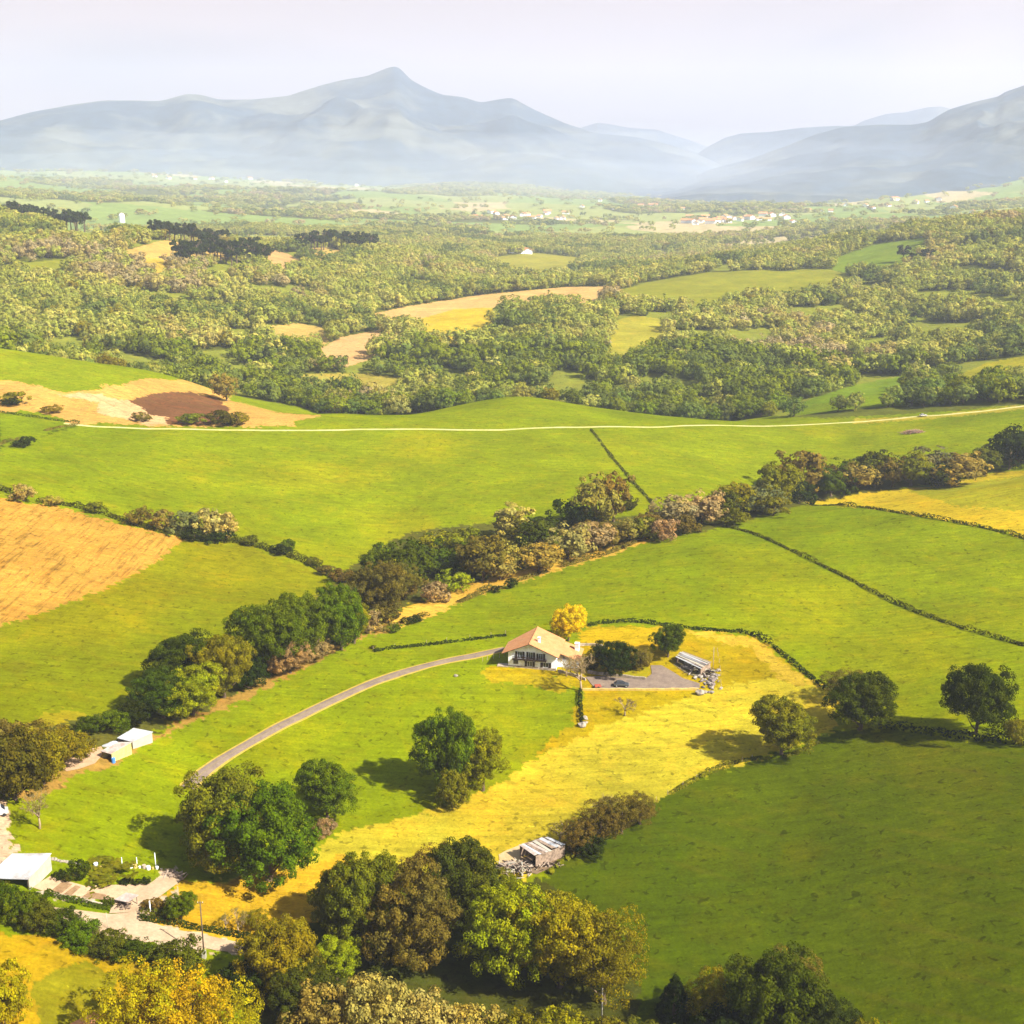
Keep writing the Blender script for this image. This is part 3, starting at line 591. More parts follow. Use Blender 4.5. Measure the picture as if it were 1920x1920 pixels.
NEAR = [
 (425,1622,170,190,'oak','olive','big round oak with an olive-yellow crown at the left of the largest pair'),
 (505,1650,185,195,'oak','green','big round green oak on the right of the largest pair, long shadow to its left'),
 (614,1532,108,118,'oak','green','mid-sized leafy green tree uphill and right of the biggest pair of oaks'),
 (612,1566,42,34,'bush','pinkish','small pale pink flowering shrub at the foot of the green tree'),
 (842,1486,118,180,'oak','green','tall green oak alone on the lawn below the farmhouse'),
 (905,1482,84,130,'tall','yellow-green','slim yellowish tree leaning on the right of the tall lawn oak'),
 (850,1514,62,76,'bush','olive','small olive tree in front of the tall green lawn oak'),
 (1465,1414,116,116,'oak','olive','olive-brown oak at the yellow strip, leftmost of the three big oaks on the right'),
 (1612,1368,128,108,'oak','dark green','broad dark oak where the curving hedge ends, middle of the three big oaks'),
 (1585,1308,84,58,'wispy','bronze','brownish half-bare tree behind the broad dark oak at the hedge end'),
 (1828,1376,118,138,'oak','dark green','tall dark green oak at the right edge, rightmost of the three big oaks'),
 (1903,1394,44,50,'bush','olive','olive shrub beside the rightmost big oak at the picture edge'),
 (1066,1202,74,78,'oak','bright golden','bright golden-yellow tree behind the farmhouse roof'),
 (1252,1232,64,66,'oak','dark green','round dark green tree beyond the parking yard, left of the broken shed'),
 (1150,1262,74,66,'oak','darkest','very dark spreading evergreen in the farmhouse garden'),
 (1172,1246,50,42,'bush','darkest','dark shrub behind the evergreen in the farmhouse garden'),
 (1198,1254,52,44,'bush','bronze','brownish garden shrub at the head of the lawn island'),
 (1122,1236,36,28,'bush','dark olive','low dark shrub right beside the farmhouse side wing'),
 (1106,1254,30,24,'bush','dark olive','low dark shrub at the corner of the farmhouse wing'),
 (1087,1296,72,74,'bare','pinkish','leafless pinkish tree at the right corner of the farmhouse'),
 (1062,1268,44,44,'bare','pinkish','small leafless pinkish shrub against the right wall of the farmhouse'),
 (1172,1342,46,34,'bare','brown','leafless brown shrub on the golden slope below the car'),
 (74,1554,60,72,'bare','tan','small leafless tree alone on the left meadow'),
 (340,1724,54,56,'oak','green','small round green tree in the orchard beside the concrete yard'),
 (447,1748,42,44,'bare','ochre','small leafless orchard tree right of the utility pole'),
 (424,1744,32,34,'bare','ochre','smallest leafless orchard tree just right of the utility pole'),
 (482,1744,46,42,'wispy','ochre','yellow-brown orchard tree furthest right beside the lane'),
 (642,1752,116,140,'oak','olive','olive oak at the upper left of the lower wood'),
 (700,1772,150,180,'oak','olive','large olive oak at the left of the lower wood'),
 (775,1808,160,190,'oak','bronze','bronze-brown oak with a pale trunk in the middle of the lower wood'),
 (812,1700,120,130,'wispy','brown','reddish-brown oak at the top of the lower wood'),
 (872,1716,142,158,'oak','dark olive','tall dark olive oak at the top of the lower wood beside the shack'),
 (955,1840,160,190,'oak','yellow-green','yellow-green oak in the middle of the lower wood, left of its twin'),
 (1050,1850,180,190,'oak','yellow-green','broad yellow-green oak in the lower wood, right of its twin'),
 (1132,1880,150,185,'wispy','ochre','thin-crowned ochre tree at the right end of the lower wood'),
 (940,1720,90,90,'oak','yellow-green','small yellow-green oak just below the wooden shack'),
 (535,1862,140,150,'oak','ochre','ochre-brown oak beside the lane at the left of the lower wood'),
 (630,1838,80,92,'tall','bright green','bright green young tree between the ochre oak and the lower wood'),
 (575,1912,120,110,'oak','dark olive','dark olive oak below the bright green young tree'),
 (455,1880,90,80,'bush','darkest','very dark shrub below the lane beside the ochre oak'),
 (338,1838,100,80,'bush','dark olive','dark rounded shrub below the lane left of the utility pole'),
 (265,1990,150,190,'wispy','golden','golden willow at the bottom left, left of the three golden willows'),
 (345,1995,170,200,'wispy','golden','golden willow at the bottom left, tallest and middle of the three'),
 (430,2000,130,150,'wispy','golden','golden willow at the bottom left, right of the three'),
 (10,1925,90,120,'bush','golden','golden shrub at the bottom left corner'),
 (612,1960,130,120,'bush','tan','tan half-leafed shrub at the bottom, first from the golden willows'),
 (705,1968,140,150,'bush','pale tan','pale tan shrub at the bottom, in bud, tallest of the row'),
 (795,1985,140,130,'bush','pale tan','pale tan shrub at the bottom right of the tallest one'),
 (880,1990,130,110,'bush','tan','tan shrub at the bottom under the shaded bank'),
 (960,1995,120,100,'bush','olive','olive shrub at the bottom under the shaded bank'),
 (1045,2000,130,100,'bush','yellow-green','yellow-green shrub at the bottom left of the white pole'),
 (1130,2000,120,90,'bush','olive','olive shrub at the bottom behind the white pole'),
 (1215,2000,120,80,'bush','dark olive','dark shrub at the bottom right of the white pole'),
 (1264,1908,56,92,'cone','darkest','narrow very dark conifer at the bottom left of the dark oak'),
 (1340,1915,110,100,'wispy','ochre','ochre half-bare tree between the conifer and the dark oak'),
 (1452,1960,180,175,'oak','dark green','large dark green oak at the bottom of the dark pasture'),
 (1540,1985,130,120,'oak','darkest','dark green oak at the bottom, right of the large one'),
 (1615,1985,100,75,'bush','ochre','ochre shrub at the bottom, rightmost in the dark pasture'),
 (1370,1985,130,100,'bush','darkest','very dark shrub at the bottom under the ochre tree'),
 (1480,1890,110,110,'wispy','bronze','bronze thin tree just behind the large dark oak at the bottom'),
 # left margin
 (30,1500,120,130,'bush','dark olive','dark thicket tree at the left edge above the white van'),
 (-10,1450,110,110,'bush','brown','brown thicket tree cut by the left edge'),
 (82,1470,110,100,'bush','ochre','ochre-brown thicket tree left of the tin sheds'),
 (120,1430,90,66,'bush','ochre','low ochre thicket shrub between the thicket and the tin sheds'),
 (60,1425,110,66,'bush','brown','brown thicket shrub behind the ochre ones at the left edge'),
 (170,1376,56,36,'bush','dark green','small dark shrub above the tin sheds'),
 (216,1372,64,42,'bush','green','small green shrub above the white-roofed shed'),
 (252,1362,70,50,'bush','darkest','very dark shrub at the left end of the tree line'),
 (306,1346,104,92,'oak','dark green','dark green tree at the left end of the tree line'),
 (362,1340,116,98,'oak','bright green','bright yellow-green tree in front at the left end of the tree line'),
 (350,1296,130,116,'oak','dark green','dark green tree behind the bright one in the tree line'),
 (420,1308,116,130,'oak','ochre','ochre oak in the tree line left of the deep green oaks'),
 (506,1262,128,150,'oak','green','deep green oak in the tree line, left of the two tallest'),
 (572,1236,116,135,'oak','green','deep green oak in the tree line, right of the two tallest'),
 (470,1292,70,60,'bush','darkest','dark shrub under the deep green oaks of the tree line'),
 (545,1262,78,66,'oak','pinkish','pinkish budding tree in front of the deep green oaks'),
 (590,1238,60,48,'bush','pinkish','low pinkish budding tree at the foot of the tree line'),
 (640,1218,100,138,'oak','green','green oak at the right end of the tree line'),
 (664,1206,66,84,'tall','yellow-green','yellow-green tree at the right end of the tree line'),
 (712,1156,104,116,'oak','brown','brown budding oak in the stream belt beside the tree line'),
 (746,1128,80,80,'oak','bronze','bronze tree in the stream belt next to the brown oak'),
]
BELT = [(690,1182,50,40,'mbush','pinkish'),(728,1168,50,36,'mbush','brown'),(766,1096,84,84,'moak','dark green'),(706,1086,62,60,'moak','green'),(735,1100,60,60,'moak','yellow-green'),(800,1078,86,88,'moak','dark green'),
 (836,1078,60,52,'moak','green'),(720,1050,50,36,'mbush','green'),(820,1032,70,36,'mbush','yellow-green'),(868,1034,70,44,'mbush','yellow-green'),(852,1108,62,50,'moak','bright green'),(815,1128,56,40,'mbush','pinkish'),(880,1062,60,50,'moak','green'),
 (905,1088,96,92,'moak','brown'),(938,1086,66,56,'moak','tan'),(966,1064,70,66,'moak','tan'),(960,1012,68,76,'mtall','pale tan'),(985,1034,70,66,'moak','olive'),(1006,1050,84,84,'moak','dark green'),(1010,1072,84,60,'moak','tan'),
 (1064,1048,90,84,'moak','pale tan'),(1062,984,64,48,'mbush','dark green'),(1118,984,80,96,'moak','tan'),(1150,978,60,104,'mtall','bronze'),(1108,1032,80,58,'moak','pinkish'),(1150,1024,72,56,'moak','bronze'),(1185,1012,64,48,'moak','tan'),
 (1210,1010,60,44,'mbush','olive'),(1246,1012,50,44,'mbush','pinkish'),(1262,988,84,66,'moak','pinkish'),(1316,980,88,74,'moak','pinkish'),(1282,1000,60,36,'mbush','brown'),(1352,972,60,58,'moak','dark olive'),(1378,962,76,62,'moak','ochre'),(1376,985,60,36,'mbush','olive'),
 (1430,962,72,60,'moak','grey-green'),(1458,940,78,84,'moak','ochre'),(1450,968,60,40,'mbush','olive'),(1502,928,80,92,'mtall','bronze'),(1498,944,60,44,'mbush','darkest'),(1558,930,76,78,'moak','dark green'),(1608,918,70,56,'moak','tan'),(1640,910,66,66,'moak','dark olive'),
 (1672,912,66,58,'moak','bronze'),(1708,910,70,66,'moak','olive'),(1745,902,80,72,'moak','grey-green'),(1796,908,88,62,'moak','tan'),(1770,912,60,40,'mbush','dark olive'),(1845,892,60,56,'moak','dark olive'),(1892,880,76,80,'moak','darkest'),(1935,866,70,76,'moak','darkest')]
for a in NEAR: T(*a)
_w = ['left end', 'left part', 'middle', 'right part', 'right end']
_cnt = {}
for px, py, ww, hh, kd, tn in BELT:
    zone = _w[min(4, max(0, int((px - 680) / 255)))]; key = (zone, kd, tn); _cnt[key] = _cnt.get(key, 0) + 1
for px, py, ww, hh, kd, tn in BELT:
    zone = _w[min(4, max(0, int((px - 680) / 255)))]; k = _cnt[(zone, kd, tn)]
    sort = {'moak': 'round tree', 'mtall': 'tall tree', 'mbush': 'low shrub'}[kd]
    lab = f'{tn} {sort} in the {zone} of the stream belt' if k == 1 else f'one of the {tn} {sort}s in the {zone} of the stream belt'
    T(px, py, ww * 1.05, hh, kd, tn, lab, f'{tn} {sort}s in the {zone} of the stream belt')
# fill growth under the belt
rb = random.Random(5)
bl = [(690,1182),(760,1136),(850,1100),(950,1072),(1060,1046),(1180,1012),(1290,990),(1400,958),(1500,934),(1600,918),(1720,908),(1840,896),(1930,868)]
for i in range(44):
    t = rb.random() * (len(bl) - 1); k = int(t); f_ = t - k; x = bl[k][0] * (1 - f_) + bl[k + 1][0] * f_; y = bl[k][1] * (1 - f_) + bl[k + 1][1] * f_
    up = rb.random() * (60 if 760 < x < 1200 else 22); sz = rb.uniform(26, 44); tn = rb.choice(['brown', 'olive', 'dark olive', 'tan', 'bronze', 'dark green'])
    T(x, y - up, sz * 1.3, sz, 'mbush', tn, f'low {tn} undergrowth shrub between the trees of the stream belt', f'low {tn} undergrowth shrubs in the stream belt')
# left field hedge shrubs
for px, py, ww, hh, tn, lb in [
 (45,940,46,32,'pale tan','pale budding shrub at the left end of the hedge above the ploughed field'),(100,948,36,20,'tan','small tan shrub in the hedge above the ploughed field near its left end'),
 (180,962,34,22,'olive','small olive shrub in the hedge above the ploughed field'),(262,985,50,34,'bronze','bronze shrub in the hedge above the ploughed field'),
 (305,994,50,40,'tan','tan shrub in the hedge above the ploughed field, left of the pale pair'),(345,1002,60,48,'grey-green','grey-green shrub in the hedge above the ploughed field'),
 (392,1008,66,54,'pale tan','pale tan shrub, left of the pair at the corner of the ploughed field'),(424,1010,54,48,'pale tan','pale tan shrub, right of the pair at the corner of the ploughed field'),
 (366,1012,60,26,'darkest','dark shrub under the pale pair at the ploughed field corner'),(408,1014,60,22,'darkest','dark low shrub under the pale tan pair'),
 (468,1022,34,18,'dark olive','small dark shrub just right of the ploughed field corner'),(528,1040,44,22,'darkest','dark shrub half way down the hedge to the stream'),
 (540,1036,30,28,'green','little green tree half way down the hedge to the stream'),(588,1060,30,16,'dark olive','small shrub low in the hedge to the stream'),
 (612,1078,34,20,'brown','brown shrub at the foot of the hedge to the stream'),(640,1092,50,28,'brown','brown shrub where the hedge meets the stream belt'),
 (38,838,30,14,'darkest','dark shrub by the left edge on the big hillside, left of two'),(52,836,28,20,'darkest','dark shrub by the left edge on the big hillside, right of two'),
 (30,758,46,24,'ochre','ochre gorse shrub in the straw hollow at the left edge'),(22,760,40,14,'darkest','dark low shrub in the straw hollow at the left edge'),
 (98,774,40,14,'ochre','small ochre shrub in the straw hollow'),(265,790,34,18,'bronze','small bronze shrub below the bracken patch'),
 (360,796,52,22,'olive','olive shrub in front of the bracken patch'),(420,797,64,28,'dark olive','dark green shrub in front of the bracken patch beside the olive one'),
 (448,797,44,24,'ochre','ochre shrub right of the dark one by the bracken patch'),
 (930,1110,20,14,'darkest','small dark bush, left of the pair in the ditch hedge above the farm'),(958,1102,26,18,'darkest','small dark bush, right of the pair in the ditch hedge above the farm'),
 (740,1186,26,18,'green','little green bush by the track end below the stream belt'),(772,1166,44,10,'darkest','low dark bush at the end of the ditch hedge')]:
    T(px, py, ww, hh, 'mbush', tn, lb)
T(425, 752, 52, 54, 'moak', 'tan', 'tan round tree on the edge of the straw hollow'); T(700, 1216, 14, 7, 'mbush', 'dark olive', 'tiny shrub at the left end of the field hedge beside the drive')
for i, (px, py, w_, h_) in enumerate([(10,1716,60,62),(38,1730,70,60),(75,1745,70,56),(118,1752,66,50),(155,1770,66,50),(200,1790,72,46),(245,1800,60,40),(290,1806,56,34),(-20,1700,60,60),(60,1716,60,44)]):
    T(px, py, w_, h_, 'bush', ['dark green', 'green', 'dark olive'][i % 3], ['shrub of the dark band below the lane, ' + q for q in ('at the left edge', 'second from the left edge', 'third from the left edge', 'fourth from the left edge', 'at its middle', 'right of its middle', 'third from its right end', 'at its right end', 'cut by the left edge', 'nearest the barn')][i])

# ------------------------------------------------------------------ hedges, each one a thing of leaf sprays on woody stems
def path_pts(pp, step=1.0, rmin=0, rmax=1e9):
    P3 = [hit(a, b, rmin, rmax) for a, b in pp]; xy = [Vector((p.x, p.y)) for p in P3]; outp = []
    n = len(xy)
    for i in range(n - 1):
        p0, p1, p2, p3 = xy[max(i - 1, 0)], xy[i], xy[i + 1], xy[min(i + 2, n - 1)]
        k = max(2, int((p2 - p1).length / step))
        for j in range(k):
            t = j / k; outp.append(.5 * ((2 * p1) + (-p0 + p2) * t + (2 * p0 - 5 * p1 + 4 * p2 - p3) * t * t + (-p0 + 3 * p1 - 3 * p2 + p3) * t ** 3))
    outp.append(xy[-1]); return outp
def hedge(pp, wd, ht, tone, label, dens=14, gap=0.0, name='hedge', rmin=0, rmax=1e9, leaf=.28, group=None):
    pts = path_pts(pp, 1.0, rmin, rmax); r = np.random.default_rng(len(pts) + int(pp[0][0]) % 97 + 3); A2 = np.array([(p.x, p.y) for p in pts])
    seg = np.linalg.norm(np.diff(A2, axis=0), axis=1).sum(); n = int(seg * dens)
    t = r.random(n) * (len(A2) - 1); i = np.minimum(t.astype(int), len(A2) - 2); f_ = (t - i)[:, None]; c = A2[i] * (1 - f_) + A2[i + 1] * f_
    dn = A2[i + 1] - A2[i]; dn /= np.linalg.norm(dn, axis=1)[:, None] + 1e-9; nrm = np.stack([-dn[:, 1], dn[:, 0]], 1)
    s = t * seg / len(A2); lh = ht * (.45 + 1.1 * vn(s / 3.0, s * 0, 5) * (.5 + vn(s / 14, s * 0, 8)))
    keep = vn(s / 5, s * 0 + 3, 11) > gap
    ph = r.random(n) * math.pi; q = np.sqrt(r.uniform(.5, 1, n)); off = np.cos(ph) * q * wd / 2; z = np.abs(np.sin(ph)) * q * lh
    xy = c + nrm * off[:, None]; o0 = A2[len(A2) // 2]
    base = height(xy[:, 0], xy[:, 1]); pos = np.stack([xy[:, 0], xy[:, 1], base + z], 1)[keep]
    nr_ = np.stack([nrm[:, 0] * np.cos(ph), nrm[:, 1] * np.cos(ph), np.abs(np.sin(ph)) + .2], 1)[keep] + unit(keep.sum(), r) * .6; nr_ /= np.linalg.norm(nr_, axis=1)[:, None]
    zo = float(height(o0[0], o0[1])); pos -= np.array((o0[0], o0[1], zo))
    co, fa = quads(pos, nr_, leaf * r.uniform(.6, 1.4, len(pos)), r); me = mesh_np(name, co, fa, [LEAF])
    sk = s[keep]; tone_ = (.65 + .7 * vn(sk / 2.2, sk * 0, 21)) * r.uniform(.8, 1.2, len(pos)); vcol(me, 'leaf', np.repeat(np.stack([tone_, vn(sk / 4, sk * 0, 23) * .8, tone_ * 0], 1), 4, 0))
    o = link(name, me); o.location = (o0[0], o0[1], zo); o.color = (*TONE[tone], 1); tag(o, label, 'hedge', group); return o
hedge([(1362,988),(1395,996),(1430,1008),(1500,1040),(1560,1070),(1600,1090),(1660,1122),(1720,1148),(1800,1176),(1925,1212)], 1.3, 1.1, 'dark olive', 'thin dark hedge running diagonally down the big green field on the right')
hedge([(1520,946),(1580,948),(1650,956),(1750,972),(1850,991),(1930,1012)], 1.4, 1.2, 'dark olive', 'thin dark hedge below the yellow field at the upper right')
hedge([(1100,1174),(1140,1168),(1185,1166),(1240,1172),(1290,1179),(1350,1183),(1400,1188),(1432,1200),(1462,1222),(1500,1253),(1548,1292)], 1.5, 1.3, 'darkest', 'dark hedge curving round the golden lawn behind the farm')
hedge([(700,1222),(740,1216),(800,1210),(860,1203),(900,1198),(948,1192)], 1.2, 1.0, 'darkest', 'thin dark hedge left of the farmhouse above the drive')
hedge([(1088,1296),(1088,1320),(1090,1345),(1092,1362)], 1.2, 1.4, 'darkest', 'short dark hedge straight down the slope below the leafless tree')
hedge([(712,1184),(770,1164),(820,1146),(880,1122),(935,1100),(1000,1080),(1080,1055),(1140,1038),(1190,1018)], 2.4, 1.5, 'bronze', 'scrubby brown ditch hedge beside the straw-coloured strip', dens=22, gap=.25)
hedge([(-60,905),(0,918),(60,938),(130,948),(200,966),(260,986),(340,1006),(420,1014),(470,1022),(530,1040),(585,1060),(640,1092)], 3.2, 2.2, 'dark olive', 'long dark hedge between the big hillside and the ploughed field', dens=30, gap=.12)
hedge([(1108,806),(1130,834),(1160,872),(1190,908),(1224,944)], 1.4, 1.0, 'dark olive', 'thin hedge line dropping down the big hillside behind the stream belt', gap=.04)
hedge([(-40,768),(0,774),(60,782),(110,789),(150,793)], 1.6, 1.4, 'dark green', 'dark hedge beside the ridge road at the far left')
hedge([(148,796),(110,802),(70,812),(20,828),(-30,842)], 1.8, 1.0, 'bronze', 'low brown hedge down the hillside at the far left', gap=.2)
hedge([(1028,1640),(1060,1612),(1120,1580),(1180,1540),(1230,1505),(1280,1475),(1330,1450),(1372,1434)], 1.6, .9, 'olive', 'low olive hedge between the yellow strip and the dark pasture', gap=.3)
hedge([(1375,1432),(1410,1424),(1470,1420),(1530,1395),(1570,1375)], 1.2, .7, 'dark olive', 'low field-edge hedge under the leftmost big oak on the right', gap=.3)
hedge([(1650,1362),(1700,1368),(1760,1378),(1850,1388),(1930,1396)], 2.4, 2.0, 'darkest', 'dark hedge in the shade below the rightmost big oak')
hedge([(88,1675),(130,1690),(170,1699),(208,1706)], 1.2, 1.3, 'dark green', 'clipped dark hedge along the front of the vegetable garden', dens=40, leaf=.18)
hedge([(262,1724),(300,1728),(340,1736),(380,1742),(430,1752),(470,1758)], 1.5, 1.2, 'darkest', 'clipped dark hedge along the lane below the orchard', dens=40, leaf=.18)
hedge([(262,1716),(285,1712),(310,1714),(335,1722)], 2.6, 1.4, 'dark olive', 'rounded dark hedge at the yard corner by the orchard', dens=44, leaf=.2)
hedge([(1060,1600),(1090,1580),(1130,1558),(1170,1542),(1215,1520)], 5, 2.2, 'brown', 'brown bramble hedge running right from the wooden shack', dens=70)
for px, py, ww, hh, kd, tn, lb in [(1085,1600,60,70,'wispy','brown','brown half-bare tree just right of the wooden shack'),(1125,1580,80,84,'wispy','brown','brown half-bare tree in the middle of the copse by the shack'),
    (1165,1562,76,84,'wispy','bronze','bronze half-bare tree in the copse by the shack'),(1200,1545,64,66,'wispy','brown','brown half-bare tree at the right end of the copse by the shack'),(1050,1585,50,52,'bare','ochre','leafless tree leaning behind the wooden shack'),
    (1140,1540,60,48,'bare','tan','pale leafless tree at the back of the copse by the shack'),(1110,1600,60,40,'bush','darkest','dark shrub at the foot of the copse by the shack')]:
    T(px, py, ww, hh, kd, tn, lb)
# ------------------------------------------------------------------ the woods: nearest trees one by one, the rest as one mass
def jitter(r0, r1, step, seed, az=R(29)):
    r = np.random.default_rng(seed); n = int(r1 / step) + 2
    gx, gy = np.meshgrid(np.arange(-n, n) * step, np.arange(0, n) * step, indexing='ij')
    x = (gx + r.uniform(-.45, .45, gx.shape) * step).ravel(); y = (gy + r.uniform(-.45, .45, gx.shape) * step).ravel()
    rr = np.hypot(x, y); m = (rr > r0) & (rr < r1) & (np.abs(np.arctan2(x, y)) < az); return x[m], y[m]
def woodtone(x, y, r):
    """index of the leaf colour: stands of one kind drift into another"""
    a = fbm(x / 130, y / 170, 3, 61); b = fbm(x / 60, y / 60, 2, 67); g = r.random(len(x))
    v = a * .8 + b * .35 + (g - .5) * .24
    t = np.select([v < .40, v < .48, v < .57, v < .66, v < .73, v < .80], [0, 1, 2, 3, 4, 5], 6)
    t = np.where(g > .985, 7, t); return t
WT = ['wood dark', 'wood olive', 'wood green', 'pale olive', 'wood green', 'wood bronze', 'grey brown', 'ochre', 'fresh green']
TONE['fresh green'] = (.135, .175, .006)
TONE.update({'wood green': (.235, .275, .045), 'pale olive': (.32, .33, .075), 'wood bronze': (.29, .265, .075), 'grey brown': (.30, .26, .13), 'wood olive': (.225, .245, .04), 'wood dark': (.11, .15, .025)})
x, y = jitter(790, 1750, 9.6, 11); rn = np.random.default_rng(3)
c_, _, _ = classify(x, y); r = np.hypot(x, y); ok = (c_ == 0) & (fbm(x / 40, y / 40, 2, 71) > .37)
x, y, r = x[ok], y[ok], r[ok]; z = height(x, y); hh = rn.uniform(8.5, 15.5, len(x)) * np.where(rn.random(len(x)) < .12, 1.2, 1) * np.where(r < 1000, .88, 1.05); tn = woodtone(x, y, rn)
front = (r < 1040) & (fbm(x / 90, y / 90, 2, 83) > .36); q_ = rn.random(len(x)); tn = np.where(front, np.where(q_ < .34, 0, np.where(q_ < .86, 8, tn)), tn); hh = np.where(front, hh * 1.18, hh)
vis = seen(x, y, z + hh * .8); inside = np.abs(x / (y * math.cos(PITCH) - (z - CAMZ) * math.sin(PITCH))) < .43
cand = np.nonzero(vis & inside)[0]; cand = cand[np.argsort(r[cand])][:190]
single = np.zeros(len(x), bool); single[cand] = True
def place_word(px):
    return 'behind the straw hollow' if px < 480 else 'left behind the round green hill' if px < 900 else 'right behind the round green hill' if px < 1300 else 'left of the bright far meadow' if px < 1600 else 'beyond the ridge road at the right'
for i in cand:
    p = Vector((float(x[i]), float(y[i]), float(z[i]) - .3)); px, py = project(x[i], y[i], z[i]); t = WT[tn[i]]; tw = t.replace('wood ', ''); pw = place_word(px)
    w_ = hh[i] * rn.uniform(.95, 1.3)
    put_tree(p, float(hh[i]), float(w_), 'moak', t, f'{tw} tree in the wood {pw}', f'{tw} trees of the wood {pw}')
# prototypes for the mass, kept in a collection outside the scene
_wm = {}
def WM(t):
    if t not in _wm: _wm[t] = leaf_mat('foliage_' + t.replace(' ', '_'), .35, TONE[t])
    return _wm[t]
FC = bpy.data.collections.new('wood_kinds'); idx = 0; base = []
for t in WT + ['darkest']:
    for k in range(6):
        me_ = PK['foak'][k][0].copy(); me_.materials[0] = WM(t); o = bpy.data.objects.new('kind_%03d' % idx, me_); FC.objects.link(o); idx += 1
for t in WT + ['darkest']:
    for k in range(3):
        me_ = PK['fflat'][k][0].copy(); me_.materials[0] = WM(t); o = bpy.data.objects.new('kind_%03d' % idx, me_); FC.objects.link(o); idx += 1
def scatter(name, x, y, z, h, w, tone, flat, label):
    me = bpy.data.meshes.new(name); co = np.stack([x, y, z - .4], 1).astype(np.float32); me.vertices.add(len(co)); me.vertices.foreach_set('co', co.ravel())
    rr = np.random.default_rng(len(x))
    pick = np.where(flat, 60 + tone * 3 + rr.integers(0, 3, len(x)), tone * 6 + rr.integers(0, 6, len(x))).astype(np.int32)
    a = me.attributes.new('pick', 'INT', 'POINT'); a.data.foreach_set('value', pick)
    a = me.attributes.new('size', 'FLOAT_VECTOR', 'POINT'); a.data.foreach_set('vector', np.stack([w, w, h], 1).astype(np.float32).ravel())
    a = me.attributes.new('turn', 'FLOAT_VECTOR', 'POINT'); a.data.foreach_set('vector', np.stack([x * 0, x * 0, rr.uniform(0, 6.28, len(x))], 1).astype(np.float32).ravel())
    o = link(name, me, (), None, kind='stuff', label=label)
    g = bpy.data.node_groups.new(name, 'GeometryNodeTree'); g.interface.new_socket('Geometry', in_out='INPUT', socket_type='NodeSocketGeometry'); g.interface.new_socket('Geometry', in_out='OUTPUT', socket_type='NodeSocketGeometry')
    gi = g.nodes.new('NodeGroupInput'); go = g.nodes.new('NodeGroupOutput'); ip = g.nodes.new('GeometryNodeInstanceOnPoints'); ci = g.nodes.new('GeometryNodeCollectionInfo')
    ci.inputs['Collection'].default_value = FC; ci.inputs['Separate Children'].default_value = True; ci.inputs['Reset Children'].default_value = True
    def na(nm, ty):
        q = g.nodes.new('GeometryNodeInputNamedAttribute'); q.data_type = ty; q.inputs['Name'].default_value = nm
        return [s for s in q.outputs if s.enabled][0]
    L = g.links.new; L(gi.outputs[0], ip.inputs['Points']); L(ci.outputs[0], ip.inputs['Instance']); ip.inputs['Pick Instance'].default_value = True
    L(na('pick', 'INT'), ip.inputs['Instance Index']); L(na('size', 'FLOAT_VECTOR'), ip.inputs['Scale'])
    er = g.nodes.new('FunctionNodeEulerToRotation'); L(na('turn', 'FLOAT_VECTOR'), er.inputs[0]); L(er.outputs[0], ip.inputs['Rotation'])
    L(ip.outputs[0], go.inputs[0]); md = o.modifiers.new('grow', 'NODES'); md.node_group = g; return o
m = ~single
xs, ys, zs, hs, ts = x[m], y[m], z[m], hh[m], tn[m]
x2, y2 = jitter(1750, 3100, 12, 12); c_, _, _ = classify(x2, y2); r2 = np.hypot(x2, y2); ok = (c_ == 0) & (fbm(x2 / 90, y2 / 90, 2, 72) > .20)
hd = (c_ == 1) & (r2 > 2050) & (rn.random(len(x2)) < .03); ok |= hd
x2, y2 = x2[ok], y2[ok]; z2 = height(x2, y2); v = seen(x2, y2, z2 + 16); x2, y2, z2 = x2[v], y2[v], z2[v]
h2 = rn.uniform(10, 18, len(x2)); t2 = woodtone(x2, y2, rn)
vs = seen(xs, ys, zs + 20); xs, ys, zs, hs, ts = xs[vs], ys[vs], zs[vs], hs[vs], ts[vs]
X3 = np.concatenate([xs, x2]); Y3 = np.concatenate([ys, y2]); Z3 = np.concatenate([zs, z2]); H3 = np.concatenate([hs, h2]); T3 = np.concatenate([ts, t2])
scatter('woodland', X3, Y3, Z3, H3, H3 * rn.uniform(.85, 1.3, len(X3)) / 1.1, T3, np.zeros(len(X3), bool), 'mixed green and bronze broadleaf woodland filling the middle distance')
x4, y4 = jitter(3100, 8200, 27, 14, R(27)); c_, _, _ = classify(x4, y4); k4 = (c_ == 0) & (fbm(x4 / 160, y4 / 160, 2, 73) > .30) | (rn.random(len(x4)) < .06)
x4, y4 = x4[k4], y4[k4]; z4 = height(x4, y4); v = seen(x4, y4, z4 + 20); x4, y4, z4 = x4[v], y4[v], z4[v]; h4 = rn.uniform(9, 17, len(x4)); t4 = woodtone(x4, y4, rn)
scatter('far_woodland', x4, y4, z4, h4, rn.uniform(18, 34, len(x4)) / 1.5, t4, np.ones(len(x4), bool), 'hazy copses and hedges of the far plain below the mountains')
print('woods', len(X3), len(x4))
